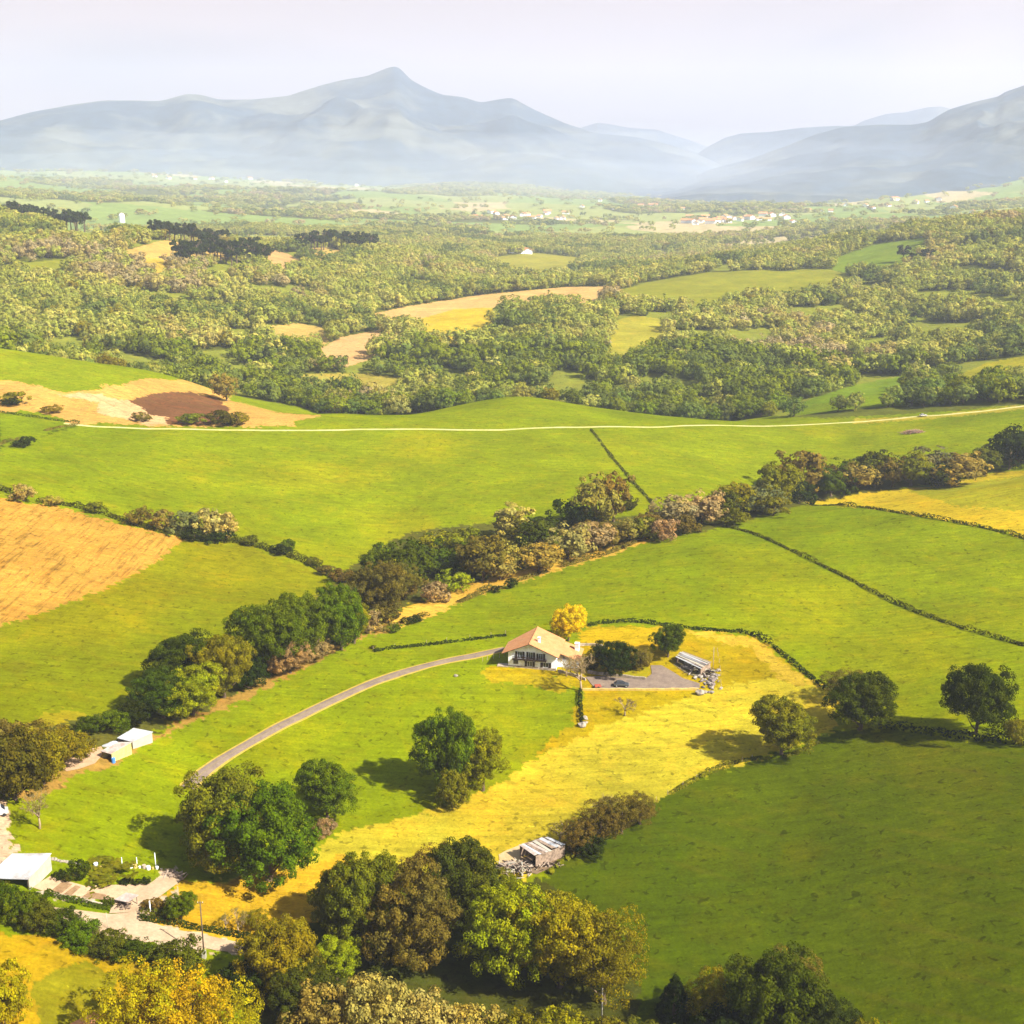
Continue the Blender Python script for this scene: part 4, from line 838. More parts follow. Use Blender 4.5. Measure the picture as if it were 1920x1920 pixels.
# dark pines on the left hills
rp = random.Random(8)
PINES = [((8,160),(384,424),18,34,'on the hilltop at the left edge', 1500, 2100), ((290,430),(430,452),16,34,'on the crest behind the straw field', 1450, 2100), ((335,505),(470,500),24,42,'in front of the straw field on the left hill', 1250, 1700),
         ((565,705),(446,474),20,36,'on the ridge right of the straw fields', 1500, 2200), ((1690,1750),(488,500),5,26,'at the right end of the bright green far field', 1300, 2200)]
for (xa, xb), (ya, yb), nn, hpx, where, ra, rb_ in PINES:
    for k in range(nn):
        f_ = (k + rp.random() * .8) / nn; px = xa + (xb - xa) * f_; py = ya + (yb - ya) * (.3 + .7 * rp.random()) if 'hilltop' not in where else ya + (yb - ya) * f_ + rp.uniform(-3, 3)
        p = hit(px, py, ra, rb_); s = slant(p) / FPX; H = min(hpx * s * rp.uniform(.8, 1.15), 24)
        put_tree(p - Vector((0, 0, .5)), H, H * .8, 'mpine', 'darkest', 'dark pine of the stand ' + where, 'dark pines ' + where, 'pine tree')
# ------------------------------------------------------------------ roads, drive, yard
def simple_ground(name, c1, c2, sc=.5, rough=.9):
    m, nt = new_mat(name); out = N(nt, 'ShaderNodeOutputMaterial'); b = N(nt, 'ShaderNodeBsdfDiffuse'); tc = N(nt, 'ShaderNodeTexCoord')
    f = mrange(nt, noise(nt, tc.outputs['Object'], sc, 5, .7, .3), .35, .66, 0, 1); c = mixc(nt, f, c1, c2)
    c = vscale(nt, c, mrange(nt, noise(nt, tc.outputs['Object'], sc * 6, 3, .7), .3, .7, .85, 1.15)); nt.links.new(c, b.inputs['Color']); nt.links.new(b.outputs[0], out.inputs['Surface']); return m
def ribbon(name, pp, width, mat, lift=.12, rmin=0, rmax=1e9, nw=4, wob=.3):
    pts = path_pts(pp, 1.5, rmin, rmax); A2 = np.array([(p.x, p.y) for p in pts]); dn = np.gradient(A2, axis=0); dn /= np.linalg.norm(dn, axis=1)[:, None]
    nr_ = np.stack([-dn[:, 1], dn[:, 0]], 1); s = np.arange(len(A2)); co = []
    for j in range(nw + 1):
        t = (j / nw - .5) * width; e = (vn(s / 4.0, s * 0 + j, 3) - .5) * wob if j in (0, nw) else 0
        q = A2 + nr_ * (t + e if np.ndim(e) == 0 else (t + e)[:, None]); co.append(np.stack([q[:, 0], q[:, 1], height(q[:, 0], q[:, 1]) + (lift if 0 < j < nw else -.05)], 1))
    co = np.array(co).transpose(1, 0, 2).reshape(-1, 3); k = (np.arange(len(A2) - 1)[:, None] * (nw + 1) + np.arange(nw)[None, :]).ravel()
    me = mesh_np(name, co, np.stack([k, k + nw + 1, k + nw + 2, k + 1], 1), [mat], True)
    import bmesh
    b = bmesh.new(); b.from_mesh(me); bmesh.ops.recalc_face_normals(b, faces=b.faces)
    if sum(f.normal.z for f in b.faces) < 0: bmesh.ops.reverse_faces(b, faces=b.faces)
    b.to_mesh(me); b.free()
    return link(name, me, (), None, kind='structure')
def patch(name, poly, mat, lift=.10, z=None):
    import bmesh
    b = bmesh.new(); vs = [b.verts.new((p.x, p.y, 0)) for p in (hit(*q) for q in poly)]; b.faces.new(vs); bmesh.ops.triangulate(b, faces=b.faces)
    for _ in range(6):
        e = [e for e in b.edges if e.calc_length() > 1.6]
        if not e: break
        bmesh.ops.subdivide_edges(b, edges=e, cuts=1); bmesh.ops.triangulate(b, faces=b.faces)
    for v in b.verts: v.co.z = float(height(v.co.x, v.co.y)) + lift
    bmesh.ops.recalc_face_normals(b, faces=b.faces)
    if sum(f.normal.z for f in b.faces) < 0: bmesh.ops.reverse_faces(b, faces=b.faces)
    me = bpy.data.meshes.new(name); b.to_mesh(me); b.free(); return link(name, me, mat, None, kind='structure')
TARM = simple_ground('worn_tarmac', (.150, .115, .095), (.215, .165, .125), .35)
TARV = simple_ground('verge_grit', (.30, .22, .03), (.36, .27, .06), .6)
CONC = simple_ground('pale_concrete', (.30, .215, .135), (.38, .285, .19), .25)
CHALK = simple_ground('chalk_track', (.42, .37, .19), (.30, .30, .08), .12)
SOIL = simple_ground('garden_soil', (.16, .095, .05), (.26, .17, .09), .8)
DRV = [(352,1478),(375,1454),(400,1434),(425,1418),(470,1392),(520,1364),(580,1334),(640,1306),(700,1280),(760,1259),(830,1241),(900,1227),(948,1217)]
ribbon('grass_verge', DRV, 5.4, TARV, .05, wob=1.2)
ribbon('driveway', DRV, 3.7, TARM, .14, wob=.6)
ribbon('grass_strip', DRV, .5, simple_ground('worn_middle', (.22,.17,.08), (.26,.2,.06)), .19, nw=2)
ribbon('road', [(120,794),(180,800),(250,803),(400,806),(600,807),(800,805),(1000,803),(1200,801),(1400,799),(1560,794),(1700,783),(1800,775),(1960,758)], 2.3, CHALK, .30, 500, 900)
patch('yard', [(1098,1270),(1130,1268),(1170,1272),(1208,1275),(1222,1264),(1220,1248),(1240,1248),(1258,1258),(1280,1272),(1312,1282),(1312,1291),(1250,1292),(1180,1293),(1115,1291)], TARM, .14)
patch('lane', [(78,1700),(130,1705),(208,1715),(240,1712),(258,1704),(262,1722),(290,1733),(330,1744),(380,1753),(470,1772),(470,1790),(400,1782),(340,1766),(310,1765),(270,1768),(225,1760),(160,1748),(110,1728)], CONC, .14)
patch('farmyard', [(205,1714),(213,1690),(250,1676),(285,1655),(305,1640),(322,1632),(345,1648),(300,1682),(268,1700),(258,1704),(240,1712)], CONC, .18)
patch('garden_path', [(60,1664),(95,1643),(120,1648),(132,1654),(160,1662),(200,1660),(280,1658),(285,1662),(252,1684),(210,1690),(150,1682),(88,1674)], simple_ground('tilled_bed', (.42,.30,.19), (.34,.23,.14), .6), .10)
for i, q in enumerate([[(95,1672),(116,1655),(136,1659),(116,1676)], [(120,1677),(142,1661),(152,1664),(134,1680)], [(155,1682),(168,1673),(200,1679),(194,1688)]]):
    patch('garden_bed', q, SOIL, .16)
patch('dirt_path', [(105,1432),(150,1410),(190,1400),(196,1412),(178,1432),(150,1442),(125,1447)], simple_ground('bare_earth', (.34,.21,.12), (.40,.27,.17), .5), .12)
patch('dirt_path', [(935,1603),(950,1595),(975,1585),(1000,1576),(1022,1569),(1030,1575),(990,1592),(975,1620),(940,1640)], simple_ground('bare_sand', (.36,.25,.12), (.42,.32,.18), .5), .12)

patch('dirt_path', [(974,1612),(1024,1590),(1062,1604),(1040,1625),(1006,1640),(980,1632)], simple_ground('shaded_shed_floor', (.12, .085, .05), (.20,.14,.09), .8), .14)  # dirt floor, toned dark to stand in for shade inside the shack
patch('dirt_path', [(1262,1246),(1282,1236),(1334,1256),(1330,1272),(1310,1272),(1285,1262)], simple_ground('scrap_ground', (.10, .08, .05), (.20,.17,.06), .5), .10)
# ------------------------------------------------------------------ materials of built things
WHITE = plain('limewash', (.84, .88, .95), .8, var=.06, scale=1.2, dirt=(.55, .52, .46))
DIRTY = plain('weathered_white', (.36, .34, .28), .8, var=.15, scale=.8, dirt=(.40, .36, .22))
WOODD = plain('dark_timber', (.028, .016, .012), .6, var=.3, scale=3)
WOODG = plain('grey_timber', (.26, .19, .14), .85, var=.35, scale=2, dirt=(.10, .07, .05))
STONE = plain('rubble_stone', (.36, .30, .23), .9, var=.35, scale=1.5, bump=.6, dirt=(.16, .13, .09))
GLASS = plain('window_glass', (.03, .035, .045), .12, var=.1, spec=.6)
TIN = plain('metal_sheet', (.46, .48, .51), .5, .1, var=.10, scale=.5, dirt=(.30, .26, .22))
def rib_shade(m, amt=.22, sc=1.1):      # shade of the corrugation ribs put into the colour as bands
    nt = m.node_tree; b = [n for n in nt.nodes if n.type == 'BSDF_PRINCIPLED'][0]; l = b.inputs['Base Color'].links[0].from_socket; tc = N(nt, 'ShaderNodeTexCoord')
    wv = N(nt, 'ShaderNodeTexWave', wave_type='BANDS', bands_direction='X'); wv.inputs['Scale'].default_value = sc; wv.inputs['Distortion'].default_value = .3; nt.links.new(tc.outputs['Object'], wv.inputs['Vector'])
    nt.links.new(vscale(nt, l, mrange(nt, wv.outputs['Fac'], 0, 1, 1 - amt, 1.06)), b.inputs['Base Color'])
rib_shade(TIN)
RUST = plain('rusty_sheet', (.40, .34, .30), .7, .1, var=.3, scale=1.0, dirt=(.24, .12, .07))
DARK = plain('dark_interior', (.016, .014, .013), .9)
BLACKR = plain('rubber', (.02, .02, .02), .8)
BLUE = plain('blue_plastic', (.06, .20, .55), .5)
ROCK = plain('pale_rock', (.25, .22, .19), .9, var=.4, scale=1.5, bump=.5, dirt=(.28, .23, .17)); ROCKD = plain('dark_rock', (.16, .13, .12), .9, var=.3, scale=1.5)
def tile_mat():
    m, nt = new_mat('clay_tiles'); out = N(nt, 'ShaderNodeOutputMaterial'); b = N(nt, 'ShaderNodeBsdfPrincipled'); tc = N(nt, 'ShaderNodeTexCoord'); ob = tc.outputs['Object']
    c = mixc(nt, mrange(nt, noise(nt, ob, .6, 5, .7), .35, .65, 0, 1), (.46, .185, .060), (.55, .26, .10)); c = vscale(nt, c, mrange(nt, noise(nt, ob, 6, 2, .8), .3, .7, .78, 1.2))
    c = mixc(nt, mrange(nt, noise(nt, ob, .25, 4, .6), .58, .72, 0, .45), c, (.30, .20, .11)); nt.links.new(c, b.inputs['Base Color']); b.inputs['Roughness'].default_value = .85
    wv = N(nt, 'ShaderNodeTexWave', wave_type='BANDS', bands_direction='Y'); wv.inputs['Scale'].default_value = 1.4; nt.links.new(ob, wv.inputs['Vector'])
    bp = N(nt, 'ShaderNodeBump'); bp.inputs['Strength'].default_value = .6; bp.inputs['Distance'].default_value = .08; nt.links.new(wv.outputs['Fac'], bp.inputs['Height']); nt.links.new(bp.outputs[0], b.inputs['Normal'])
    nt.links.new(b.outputs[0], out.inputs['Surface']); return m
TILE = tile_mat()

# ------------------------------------------------------------------ the farmhouse
L0, R0 = hit(953, 1250), hit(1044, 1258)
ang = math.atan2(R0.y - L0.y, R0.x - L0.x); ang = max(min(ang, R(-4)), R(-12))
fh = thing('farmhouse', 'white farmhouse with orange tiled roof, dark balcony and shutters in the middle of the picture', 'house', (L0.x, L0.y, L0.z - .1), ang)
WX = 13.8
foot = [(0, 0), (WX, 0), (WX, 12.4), (6.8, 12.4), (0, 7)]
m = MB(); apx, ZL, ZA, ZR = 6.3, 5.3, 7.9, 4.7
def roofz(x): return ZL + (ZA - ZL) * x / apx if x < apx else ZA + (ZR - ZA) * (x - apx) / (WX - apx)
top = [(x, y, roofz(x) - .12) for x, y in foot]; n5 = len(foot)
m.add([(x, y, -1.5) for x, y in foot] + top + [(apx, 0, ZA - .12), (apx, 12.0, ZA - .12)], [(0, 1, 6, 10, 5), (1, 2, 7, 6), (2, 3, 8, 7), (3, 4, 9, 8), (4, 0, 5, 9), (5, 10, 11, 9), (10, 6, 7, 8, 11), (9, 11, 8)])
m.obj('wall', WHITE, fh)
MB().box(-.06, -.10, -1.5, WX + .06, 0.0, .62).obj('stone_plinth', STONE, fh)
rf = MB(); o = .14
rf.slab([(-1.7, -1.3, ZL - .70), (apx, -1.3, ZA + .10), (apx, 13, ZA + .10), (-1.5, 7.6, ZL - .62)], .18)
rf.slab([(apx, -1.3, ZA + .10), (WX + 1.0, -1.3, ZR - .28), (WX + .8, 13, ZR - .2), (apx, 13, ZA + .10)], .18)
rf.slab([(WX + .9, 2.0, ZR - .22), (20.3, 2.0, 2.55), (20.3, 11.8, 2.55), (WX + .9, 11.8, ZR - .22)], .16)
roof = rf.obj('roof', TILE, fh)
MB().tube([(apx, -1.3, ZA + .14), (apx, 13, ZA + .14)], .13, 6).obj('ridge_tiles', TILE, roof)
MB().box(8.1, 2.6, 6.6, 8.8, 3.3, 8.5).box(8.0, 2.5, 8.5, 8.9, 3.4, 8.65).obj('chimney', WHITE, roof)
MB().box(18.0, 8.4, 2.2, 19.2, 9.5, 5.2).box(17.9, 8.3, 5.2, 19.3, 9.6, 5.38).obj('chimney', WHITE, roof)
MB().box(WX, 2.6, -1.5, 19.6, 11.4, 2.45).obj('side_wing', WHITE, fh)
fc = MB(); 
for sx, z0_, x1, z1_ in ((-1.7, ZL - .78, apx, ZA + .02), (apx, ZA + .02, WX + 1.0, ZR - .36)):
    fc.add([(sx, -1.36, z0_), (x1, -1.36, z1_), (x1, -1.36, z1_ - .16), (sx, -1.36, z0_ - .16), (sx, -1.30, z0_), (x1, -1.30, z1_), (x1, -1.30, z1_ - .16), (sx, -1.30, z0_ - .16)], [(0,1,2,3),(7,6,5,4),(0,4,5,1),(1,5,6,2),(2,6,7,3),(3,7,4,0)])
fc.obj('bargeboard', WOODD, roof)
bal = MB().box(1.3, -1.0, 2.72, 11.1, 0, 2.90).obj('balcony', WOODD, fh)
rl = MB().box(1.3, -1.0, 3.68, 11.1, -.92, 3.78).box(1.3, -1.0, 3.0, 11.1, -.94, 3.06)
for k in range(50): rl.box(1.34 + k * .198, -.98, 2.9, 1.40 + k * .198, -.94, 3.68)
rl.obj('railing', WOODD, bal)
br = MB()
for k in (1.5, 4.6, 7.8, 10.8): br.prism([(-.9, 2.72), (0, 2.72), (0, 2.1)], k, k + .15, 'x')
br.obj('bracket', WOODD, bal)
def window(x0, x1, z0_, z1_, sh=True, parent=fh, y=0.0):
    wn = MB().box(x0 - .08, y - .05, z0_ - .08, x0, y, z1_ + .08).box(x1, y - .05, z0_ - .08, x1 + .08, y, z1_ + .08).box(x0, y - .05, z1_, x1, y, z1_ + .08).box(x0, y - .05, z0_ - .08, x1, y, z0_).box((x0 + x1) / 2 - .04, y - .05, z0_, (x0 + x1) / 2 + .04, y, z1_).obj('window', WHITE, parent)
    MB().box(x0, y - .03, z0_, (x0 + x1) / 2 - .04, y - .004, z1_).box((x0 + x1) / 2 + .04, y - .03, z0_, x1, y - .004, z1_).obj('pane', GLASS, wn)
    if sh:
        w_ = (x1 - x0) * .55
        for a, b in ((x0 - .1 - w_, x0 - .1), (x1 + .1, x1 + .1 + w_)):
            MB().box(a, y - .12, z0_ - .05, b, y - .055, z1_ + .05).obj('shutter', WOODD, wn)
for a, b in ((2.8, 4.0), (6.0, 7.1), (8.9, 10.0)): window(a, b, 3.0, 4.75 if a > 8 else 5.0)
window(5.6, 6.9, .75, 2.2); window(10.2, 11.6, .75, 2.1)
d_ = MB().box(1.5, -.06, 1.15, 2.9, -.0, 2.3).obj('window', WOODD, fh); MB().box(1.65, -.08, 1.28, 2.75, -.062, 2.18).obj('pane', GLASS, d_)
MB().box(-3.2, -.4, -1, -.1, 1.8, .35).obj('terrace', STONE, fh)

def wall_line(pp, ht, th, mat, label, name='stone_wall', cat='wall'):
    pts = path_pts(pp, 1.2); m = MB(); o0 = pts[0]; z0_ = float(height(o0.x, o0.y)); n = len(pts); vs = []; 
    for i, p in enumerate(pts):
        d = (pts[min(i + 1, n - 1)] - pts[max(i - 1, 0)]).normalized(); q = Vector((-d.y, d.x)) * th / 2; z = float(height(p.x, p.y)) - z0_; h_ = ht * (1 + .12 * math.sin(i * 1.7))
        for s_, zz in ((-1, z - .5), (1, z - .5), (1, z + h_), (-1, z + h_)): vs.append((p.x - o0.x + q.x * s_, p.y - o0.y + q.y * s_, zz))
    fs = [(0, 1, 2, 3), tuple(4 * (n - 1) + k for k in (3, 2, 1, 0))]
    for i in range(n - 1):
        for k in range(4): fs.append((4 * i + k, 4 * i + (k + 1) % 4, 4 * i + 4 + (k + 1) % 4, 4 * i + 4 + k))
    m.add(vs, fs); w_ = m.obj(name, mat); w_.location = (o0.x, o0.y, z0_); return tag(w_, label, cat)
OCH = plain('ochre_wall', (.46, .33, .10), .9, var=.3, scale=1)
wall_line([(1092,1294),(1150,1294),(1220,1294),(1310,1293)], .5, .5, OCH, 'low ochre kerb wall along the lower side of the parking yard')
wall_line([(1102,1262),(1150,1268),(1211,1275)], .8, .4, STONE, 'low stone wall between the garden and the parking yard')
wall_line([(1080,1212),(1105,1210),(1130,1213)], .7, .5, STONE, 'pale low wall behind the farmhouse side wing')
wall_line([(60,1680),(88,1676),(120,1684),(160,1692),(205,1702),(212,1700)], .6, .35, STONE, 'pale low wall in front of the vegetable garden beds')
wall_line([(1046,1260),(1075,1268),(1098,1276)], .8, .35, STONE, 'low retaining wall running right from the farmhouse front corner')
patch('garden_lawn', [(1166,1266),(1190,1254),(1215,1249),(1220,1262),(1209,1273),(1190,1271)], simple_ground('mown_lawn', (.26,.20,.004), (.17,.17,.004), .5), .22)

# ------------------------------------------------------------------ a car
def paint(name, c):
    m, nt = new_mat(name); out = N(nt, 'ShaderNodeOutputMaterial'); b = N(nt, 'ShaderNodeBsdfPrincipled'); b.inputs['Base Color'].default_value = (*c, 1); b.inputs['Metallic'].default_value = .5; b.inputs['Roughness'].default_value = .28; b.inputs['Coat Weight'].default_value = .6; nt.links.new(b.outputs[0], out.inputs['Surface']); return m
def car(p, rz, col, label, name='parked_car'):
    t = thing(name, label, 'car', p, rz); body = MB()
    prof = [(-2.1, .35), (-2.12, .75), (-1.95, .92), (-1.55, .98), (1.0, .95), (1.85, .80), (2.1, .62), (2.12, .35)]
    body.prism(prof, -.86, .86); cab = [(-1.75, .95), (-1.25, 1.42), (.15, 1.45), (.95, .95)]
    pm = paint('car_paint', col); b = body.obj('body', pm, t); bv = b.modifiers.new('round', 'BEVEL'); bv.width = .09; bv.segments = 2
    c = MB(); c.add([(x, s * (.80 if z < 1 else .64), z) for s in (-1, 1) for x, z in cab], [(0,1,2,3),(7,6,5,4),(0,4,5,1),(1,5,6,2),(2,6,7,3)]); c.obj('window', GLASS, t)
    MB().box(-1.2, -.62, 1.43, .12, .62, 1.49).obj('roof_panel', pm, t)
    for x in (-1.3, 1.35):
        for y in (-.87, .87):
            w_ = MB(); k = [(x + .33 * math.cos(a * math.pi / 8), .33 + .33 * math.sin(a * math.pi / 8)) for a in range(16)]; w_.prism(k, y - .1, y + .1); wo_ = w_.obj('wheel', BLACKR, t)
            k = [(x + .19 * math.cos(a * math.pi / 6), .33 + .19 * math.sin(a * math.pi / 6)) for a in range(12)]; MB().prism(k, y + (.1 if y > 0 else -.11), y + (.11 if y > 0 else -.1)).obj('rim', TIN, wo_)
    for y in (-.6, .6): MB().box(2.06, y - .18, .6, 2.14, y + .18, .74).obj('headlight', TIN, t)
    return t
pc = hit(1165, 1287); car(pc + Vector((0, 0, .12)), R(-6), (.10, .11, .13), 'dark grey car parked on the tarmac yard in front of the stone wall')
pc = hit(1731, 781, 500, 900); car(pc + Vector((0, 0, .25)), R(12), (.7, .7, .7), 'small white car driving on the ridge road at the right')

# ------------------------------------------------------------------ sheds
def roofed(corners, hpx, name, label, cat, roofm, wallm, walls, drop=0.0, over=.35, tilt=(0, 0, 0, 0), posts=False, slabs=1):
    """corners: roof corners in order; hpx: how far below them the ground shows; walls: which sides (0..3) are closed"""
    G_ = [hit(a, b + hpx) for a, b in corners]; c0 = sum((Vector((g.x, g.y, 0)) for g in G_), Vector()) / 4; z0_ = float(height(c0.x, c0.y))
    H_ = hpx * slant(G_[0]) / FPX / math.cos(math.asin((CAMZ - z0_) / slant(G_[0])))
    t = thing(name, label, cat, (c0.x, c0.y, z0_)); P_ = [Vector((g.x, g.y, 0)) - c0 for g in G_]; Q = [p * (1 + over / p.length) for p in P_]
    w_ = MB()
    for i in range(4):
        a, b = P_[i], P_[(i + 1) % 4]; ha, hb = H_ + tilt[i] - .05, H_ + tilt[(i + 1) % 4] - .05
        if i in walls:
            n_ = (b - a).cross(Vector((0, 0, 1))).normalized() * .12
            w_.add([(a.x, a.y, -1), (b.x, b.y, -1), (b.x, b.y, hb), (a.x, a.y, ha), (a.x - n_.x, a.y - n_.y, -1), (b.x - n_.x, b.y - n_.y, -1), (b.x - n_.x, b.y - n_.y, hb), (a.x - n_.x, a.y - n_.y, ha)], [(0,1,2,3),(7,6,5,4),(0,4,5,1),(1,5,6,2),(2,6,7,3),(3,7,4,0)])
    if w_.v: w_.obj('wall', wallm, t)
    for i in range(4):
        MB().box(P_[i].x * .96 - .08, P_[i].y * .96 - .08, -1, P_[i].x * .96 + .08, P_[i].y * .96 + .08, H_ + tilt[i] - .1).obj('post', WOODG, t)
    rr = random.Random(int(corners[0][0])); 
    if slabs == 1:
        MB().slab([(*(Q[i].xy), H_ + tilt[i]) for i in range(4)], .12).obj('roof', roofm, t)
    else:
        for k in range(slabs):
            f0, f1 = k / slabs, (k + 1) / slabs - .008; dz = rr.uniform(-.05, .22); 
            def lp(i, j, f): return Q[i] * (1 - f) + Q[j] * f, H_ + tilt[i] * (1 - f) + tilt[j] * f + dz
            q = [lp(0, 1, f0), lp(0, 1, f1), lp(3, 2, f1), lp(3, 2, f0)]; ex = rr.uniform(-.5, .3)
            q = [(v.x + ex * .2 + rr.uniform(-.2, .2), v.y + ex * .6 + rr.uniform(-.25, .25), h_ + rr.uniform(-.12, .16)) for v, h_ in q]; MB().slab(q, .06).obj('roof_sheet', roofm[k % len(roofm)], t)
    return t
roofed([(26,1604),(97,1619),(55,1653),(-24,1634)], 16, 'barn', 'open-fronted barn with a bright white metal roof at the left edge', 'barn', TIN, DIRTY, (0, 1, 3), tilt=(.5, .5, -.2, -.2))
roofed([(223,1380),(252,1368),(286,1379),(249,1391)], 13, 'shed', 'small shed with a flat white roof and pale boarded wall at the meadow edge', 'shed', TIN, DIRTY, (0, 1, 2), tilt=(.1, .3, .1, 0))
roofed([(192,1405),(222,1395),(247,1398),(210,1413)], 16, 'shed', 'lower tin shed with a rusty roof joined to the white-roofed shed', 'shed', RUST, plain('yellow_boards', (.46, .40, .14), .9, var=.3, scale=2), (0, 1, 2), tilt=(0, .2, .1, 0))
roofed([(975,1588),(1026,1572),(1058,1587),(1004,1608)], 19, 'shack', 'ramshackle wooden shack with a patched grey roof beside the yellow strip', 'shed', [RUST, TIN, WOODG, RUST, DIRTY, WOODG, TIN], WOODG, (0, 1, 2), tilt=(0, .3, .3, 0), slabs=9)
roofed([(1268,1231),(1281,1222),(1331,1245),(1313,1255)], 12, 'shed', 'long low shed with a broken pale sheet roof behind the parking yard', 'shed', [TIN, RUST, DIRTY, WOODG, TIN, RUST], WOODG, (0, 1, 2), tilt=(0, .3, .3, 0), slabs=10)
t = roofed([(219,1683),(238,1676),(258,1684),(240,1692)], 12, 'pergola', 'small brown open shelter on the concrete yard by the vegetable garden', 'pergola', RUST, WOODG, (), slabs=1)
# van / caravan cut by the left edge
p = hit(4, 1530); t = thing('white_van', 'white van partly cut by the left edge of the picture', 'van', p + Vector((-1.2, 0, .05)), R(25))
vb = MB(); vb.prism([(-2.4, .4), (-2.4, 2.1), (1.0, 2.15), (1.7, 1.35), (2.4, 1.15), (2.45, .4)], -.95, .95); v_ = vb.obj('body', paint('van_paint', (.78, .78, .78)), t); bv = v_.modifiers.new('round', 'BEVEL'); bv.width = .1; bv.segments = 2
MB().add([(1.04, -.85, 2.06), (1.04, .85, 2.06), (1.72, .85, 1.42), (1.72, -.85, 1.42), (1.09, -.85, 2.09), (1.09, .85, 2.09), (1.77, .85, 1.45), (1.77, -.85, 1.45)], [(0,1,2,3),(7,6,5,4),(0,4,5,1),(1,5,6,2),(2,6,7,3),(3,7,4,0)]).obj('windscreen', GLASS, t)
for x_ in (-1.5, 1.5):
    for y_ in (-.92, .92): MB().prism([(x_ + .36 * math.cos(a * math.pi / 8), .36 + .36 * math.sin(a * math.pi / 8)) for a in range(16)], y_ - .1, y_ + .1).obj('wheel', BLACKR, t)

# ------------------------------------------------------------------ heaps and boulders
def blob(seed, s=(1, 1, 1), n=2, rough=.28):
    import bmesh
    from mathutils import noise as mn
    b = bmesh.new(); bmesh.ops.create_icosphere(b, subdivisions=n, radius=1)
    for v in b.verts:
        q = 1 + rough * mn.noise(v.co * 1.3 + Vector((seed * 3.1, seed, 0))) * 2; v.co = Vector((v.co.x * s[0] * q, v.co.y * s[1] * q, v.co.z * s[2] * q))
    me = bpy.data.meshes.new('boulder'); b.to_mesh(me); b.free(); return me
rk = [blob(k, (1, .8, .7)) for k in range(5)]; rkd = [m_.copy() for m_ in rk]
for m_ in rk: m_.materials.append(ROCK)
for m_ in rkd: m_.materials.append(ROCKD)
r9 = random.Random(4)
for k in range(60):
    px = min(1352, max(1302, r9.gauss(1329, 12))); py = min(1299, max(1258, r9.gauss(1281, 9))); dk = r9.random() < .45
    p = hit(px, py); o = link('boulder', (rkd if dk else rk)[k % 5]); s_ = r9.uniform(.3, .85); o.scale = (s_, s_ * r9.uniform(.6, 1), s_ * r9.uniform(.6, 1)); o.rotation_euler = (0, 0, r9.uniform(0, 6)); o.location = p + Vector((0, 0, s_ * .3))
    tag(o, ('dark' if dk else 'pale') + ' boulder in the rubble heap at the right end of the parking yard', 'boulder', ('dark' if dk else 'pale') + ' boulders of the heap by the yard')
o = link('boulder', rk[1]); p = hit(1313, 1302); o.location = p + Vector((0, 0, .5)); o.scale = (1.3, 1.1, 1.1); tag(o, 'single pale boulder just below the rubble heap and the kerb wall', 'boulder')
for k, (px, py, s_, lb) in enumerate([(1097,1348,.9,'long pale stone on the slope beside the short straight hedge'),(1092,1362,1.1,'pale stone at the foot of the short straight hedge'),(1098,1356,.6,'small pale stone between two others by the short straight hedge'),(855,1268,.6,'small pale stone on the lawn left of the farmhouse')]):
    o = link('boulder', rk[k]); p = hit(px, py); o.location = p + Vector((0, 0, s_ * .3)); o.scale = (s_, s_, s_); tag(o, lb, 'boulder')
def plank_heap(p, n, spread, label, name, mats, L=(1.2, 3.2), hgt=.9, cat='heap'):
    rr = random.Random(n + int(p.x)); groups = {}
    for k in range(n):
        m_ = rr.randrange(len(mats)); mb = groups.setdefault(m_, MB()); a = rr.uniform(0, math.pi); l_ = rr.uniform(*L) / 2; x_, y_ = rr.gauss(0, spread[0] / 2), rr.gauss(0, spread[1] / 2); z_ = max(.05, hgt * (1 - (x_ / spread[0]) ** 2 - (y_ / spread[1]) ** 2)) * rr.uniform(.3, 1)
        d = Vector((math.cos(a), math.sin(a), rr.uniform(-.25, .25))); q = Vector((x_, y_, z_)); mb.tube([q - d * l_, q + d * l_], rr.uniform(.06, .16), 4)
    t = thing(name, label, cat, p)
    for k, mb in sorted(groups.items()): mb.obj('planks', mats[k], t)
    return t
PL = plain('pale_planks', (.34, .27, .21), .9, var=.3)
plank_heap(hit(962, 1630), 170, (4.4, 2.5), 'heap of pale and grey boards at the left of the wooden shack', 'board_heap', [PL, WOODG, WOODD, DIRTY], hgt=1.4)
plank_heap(hit(1018, 1622), 60, (3.5, 1.0), 'scrap wood lying along the front of the wooden shack', 'scrap_heap', [PL, WOODG, WOODD], hgt=.8)
plank_heap(hit(1714, 812, 500, 900), 150, (7.5, 2.6), 'heap of reddish brushwood alone on the big hillside at the right', 'brush_heap', [plain('red_brush', (.34, .19, .12), .9, var=.3), WOODG], L=(2, 5), hgt=2.0)
plank_heap(hit(1304, 1252), 90, (4.2, 2.0), 'tangle of boards and sheet scrap along the broken shed behind the parking yard', 'scrap_heap', [RUST, WOODG, DIRTY, WOODD], L=(1.5, 4.5), hgt=1.6)
plank_heap(hit(1322, 1262), 50, (3.0, 1.8), 'small tangle of dark scrap between the broken shed and the boulders', 'scrap_heap', [WOODD, DIRTY], L=(.8, 2.4), hgt=1.2)
plank_heap(hit(228, 1700), 40, (1.0, .7), 'small heap of wood beside the brown shelter on the yard', 'wood_heap', [WOODG, WOODD], hgt=.7)
plank_heap(hit(318, 1642), 40, (2.6, 1.0), 'brushwood heap at the top of the concrete yard', 'brush_heap', [WOODG, PL], hgt=.7)
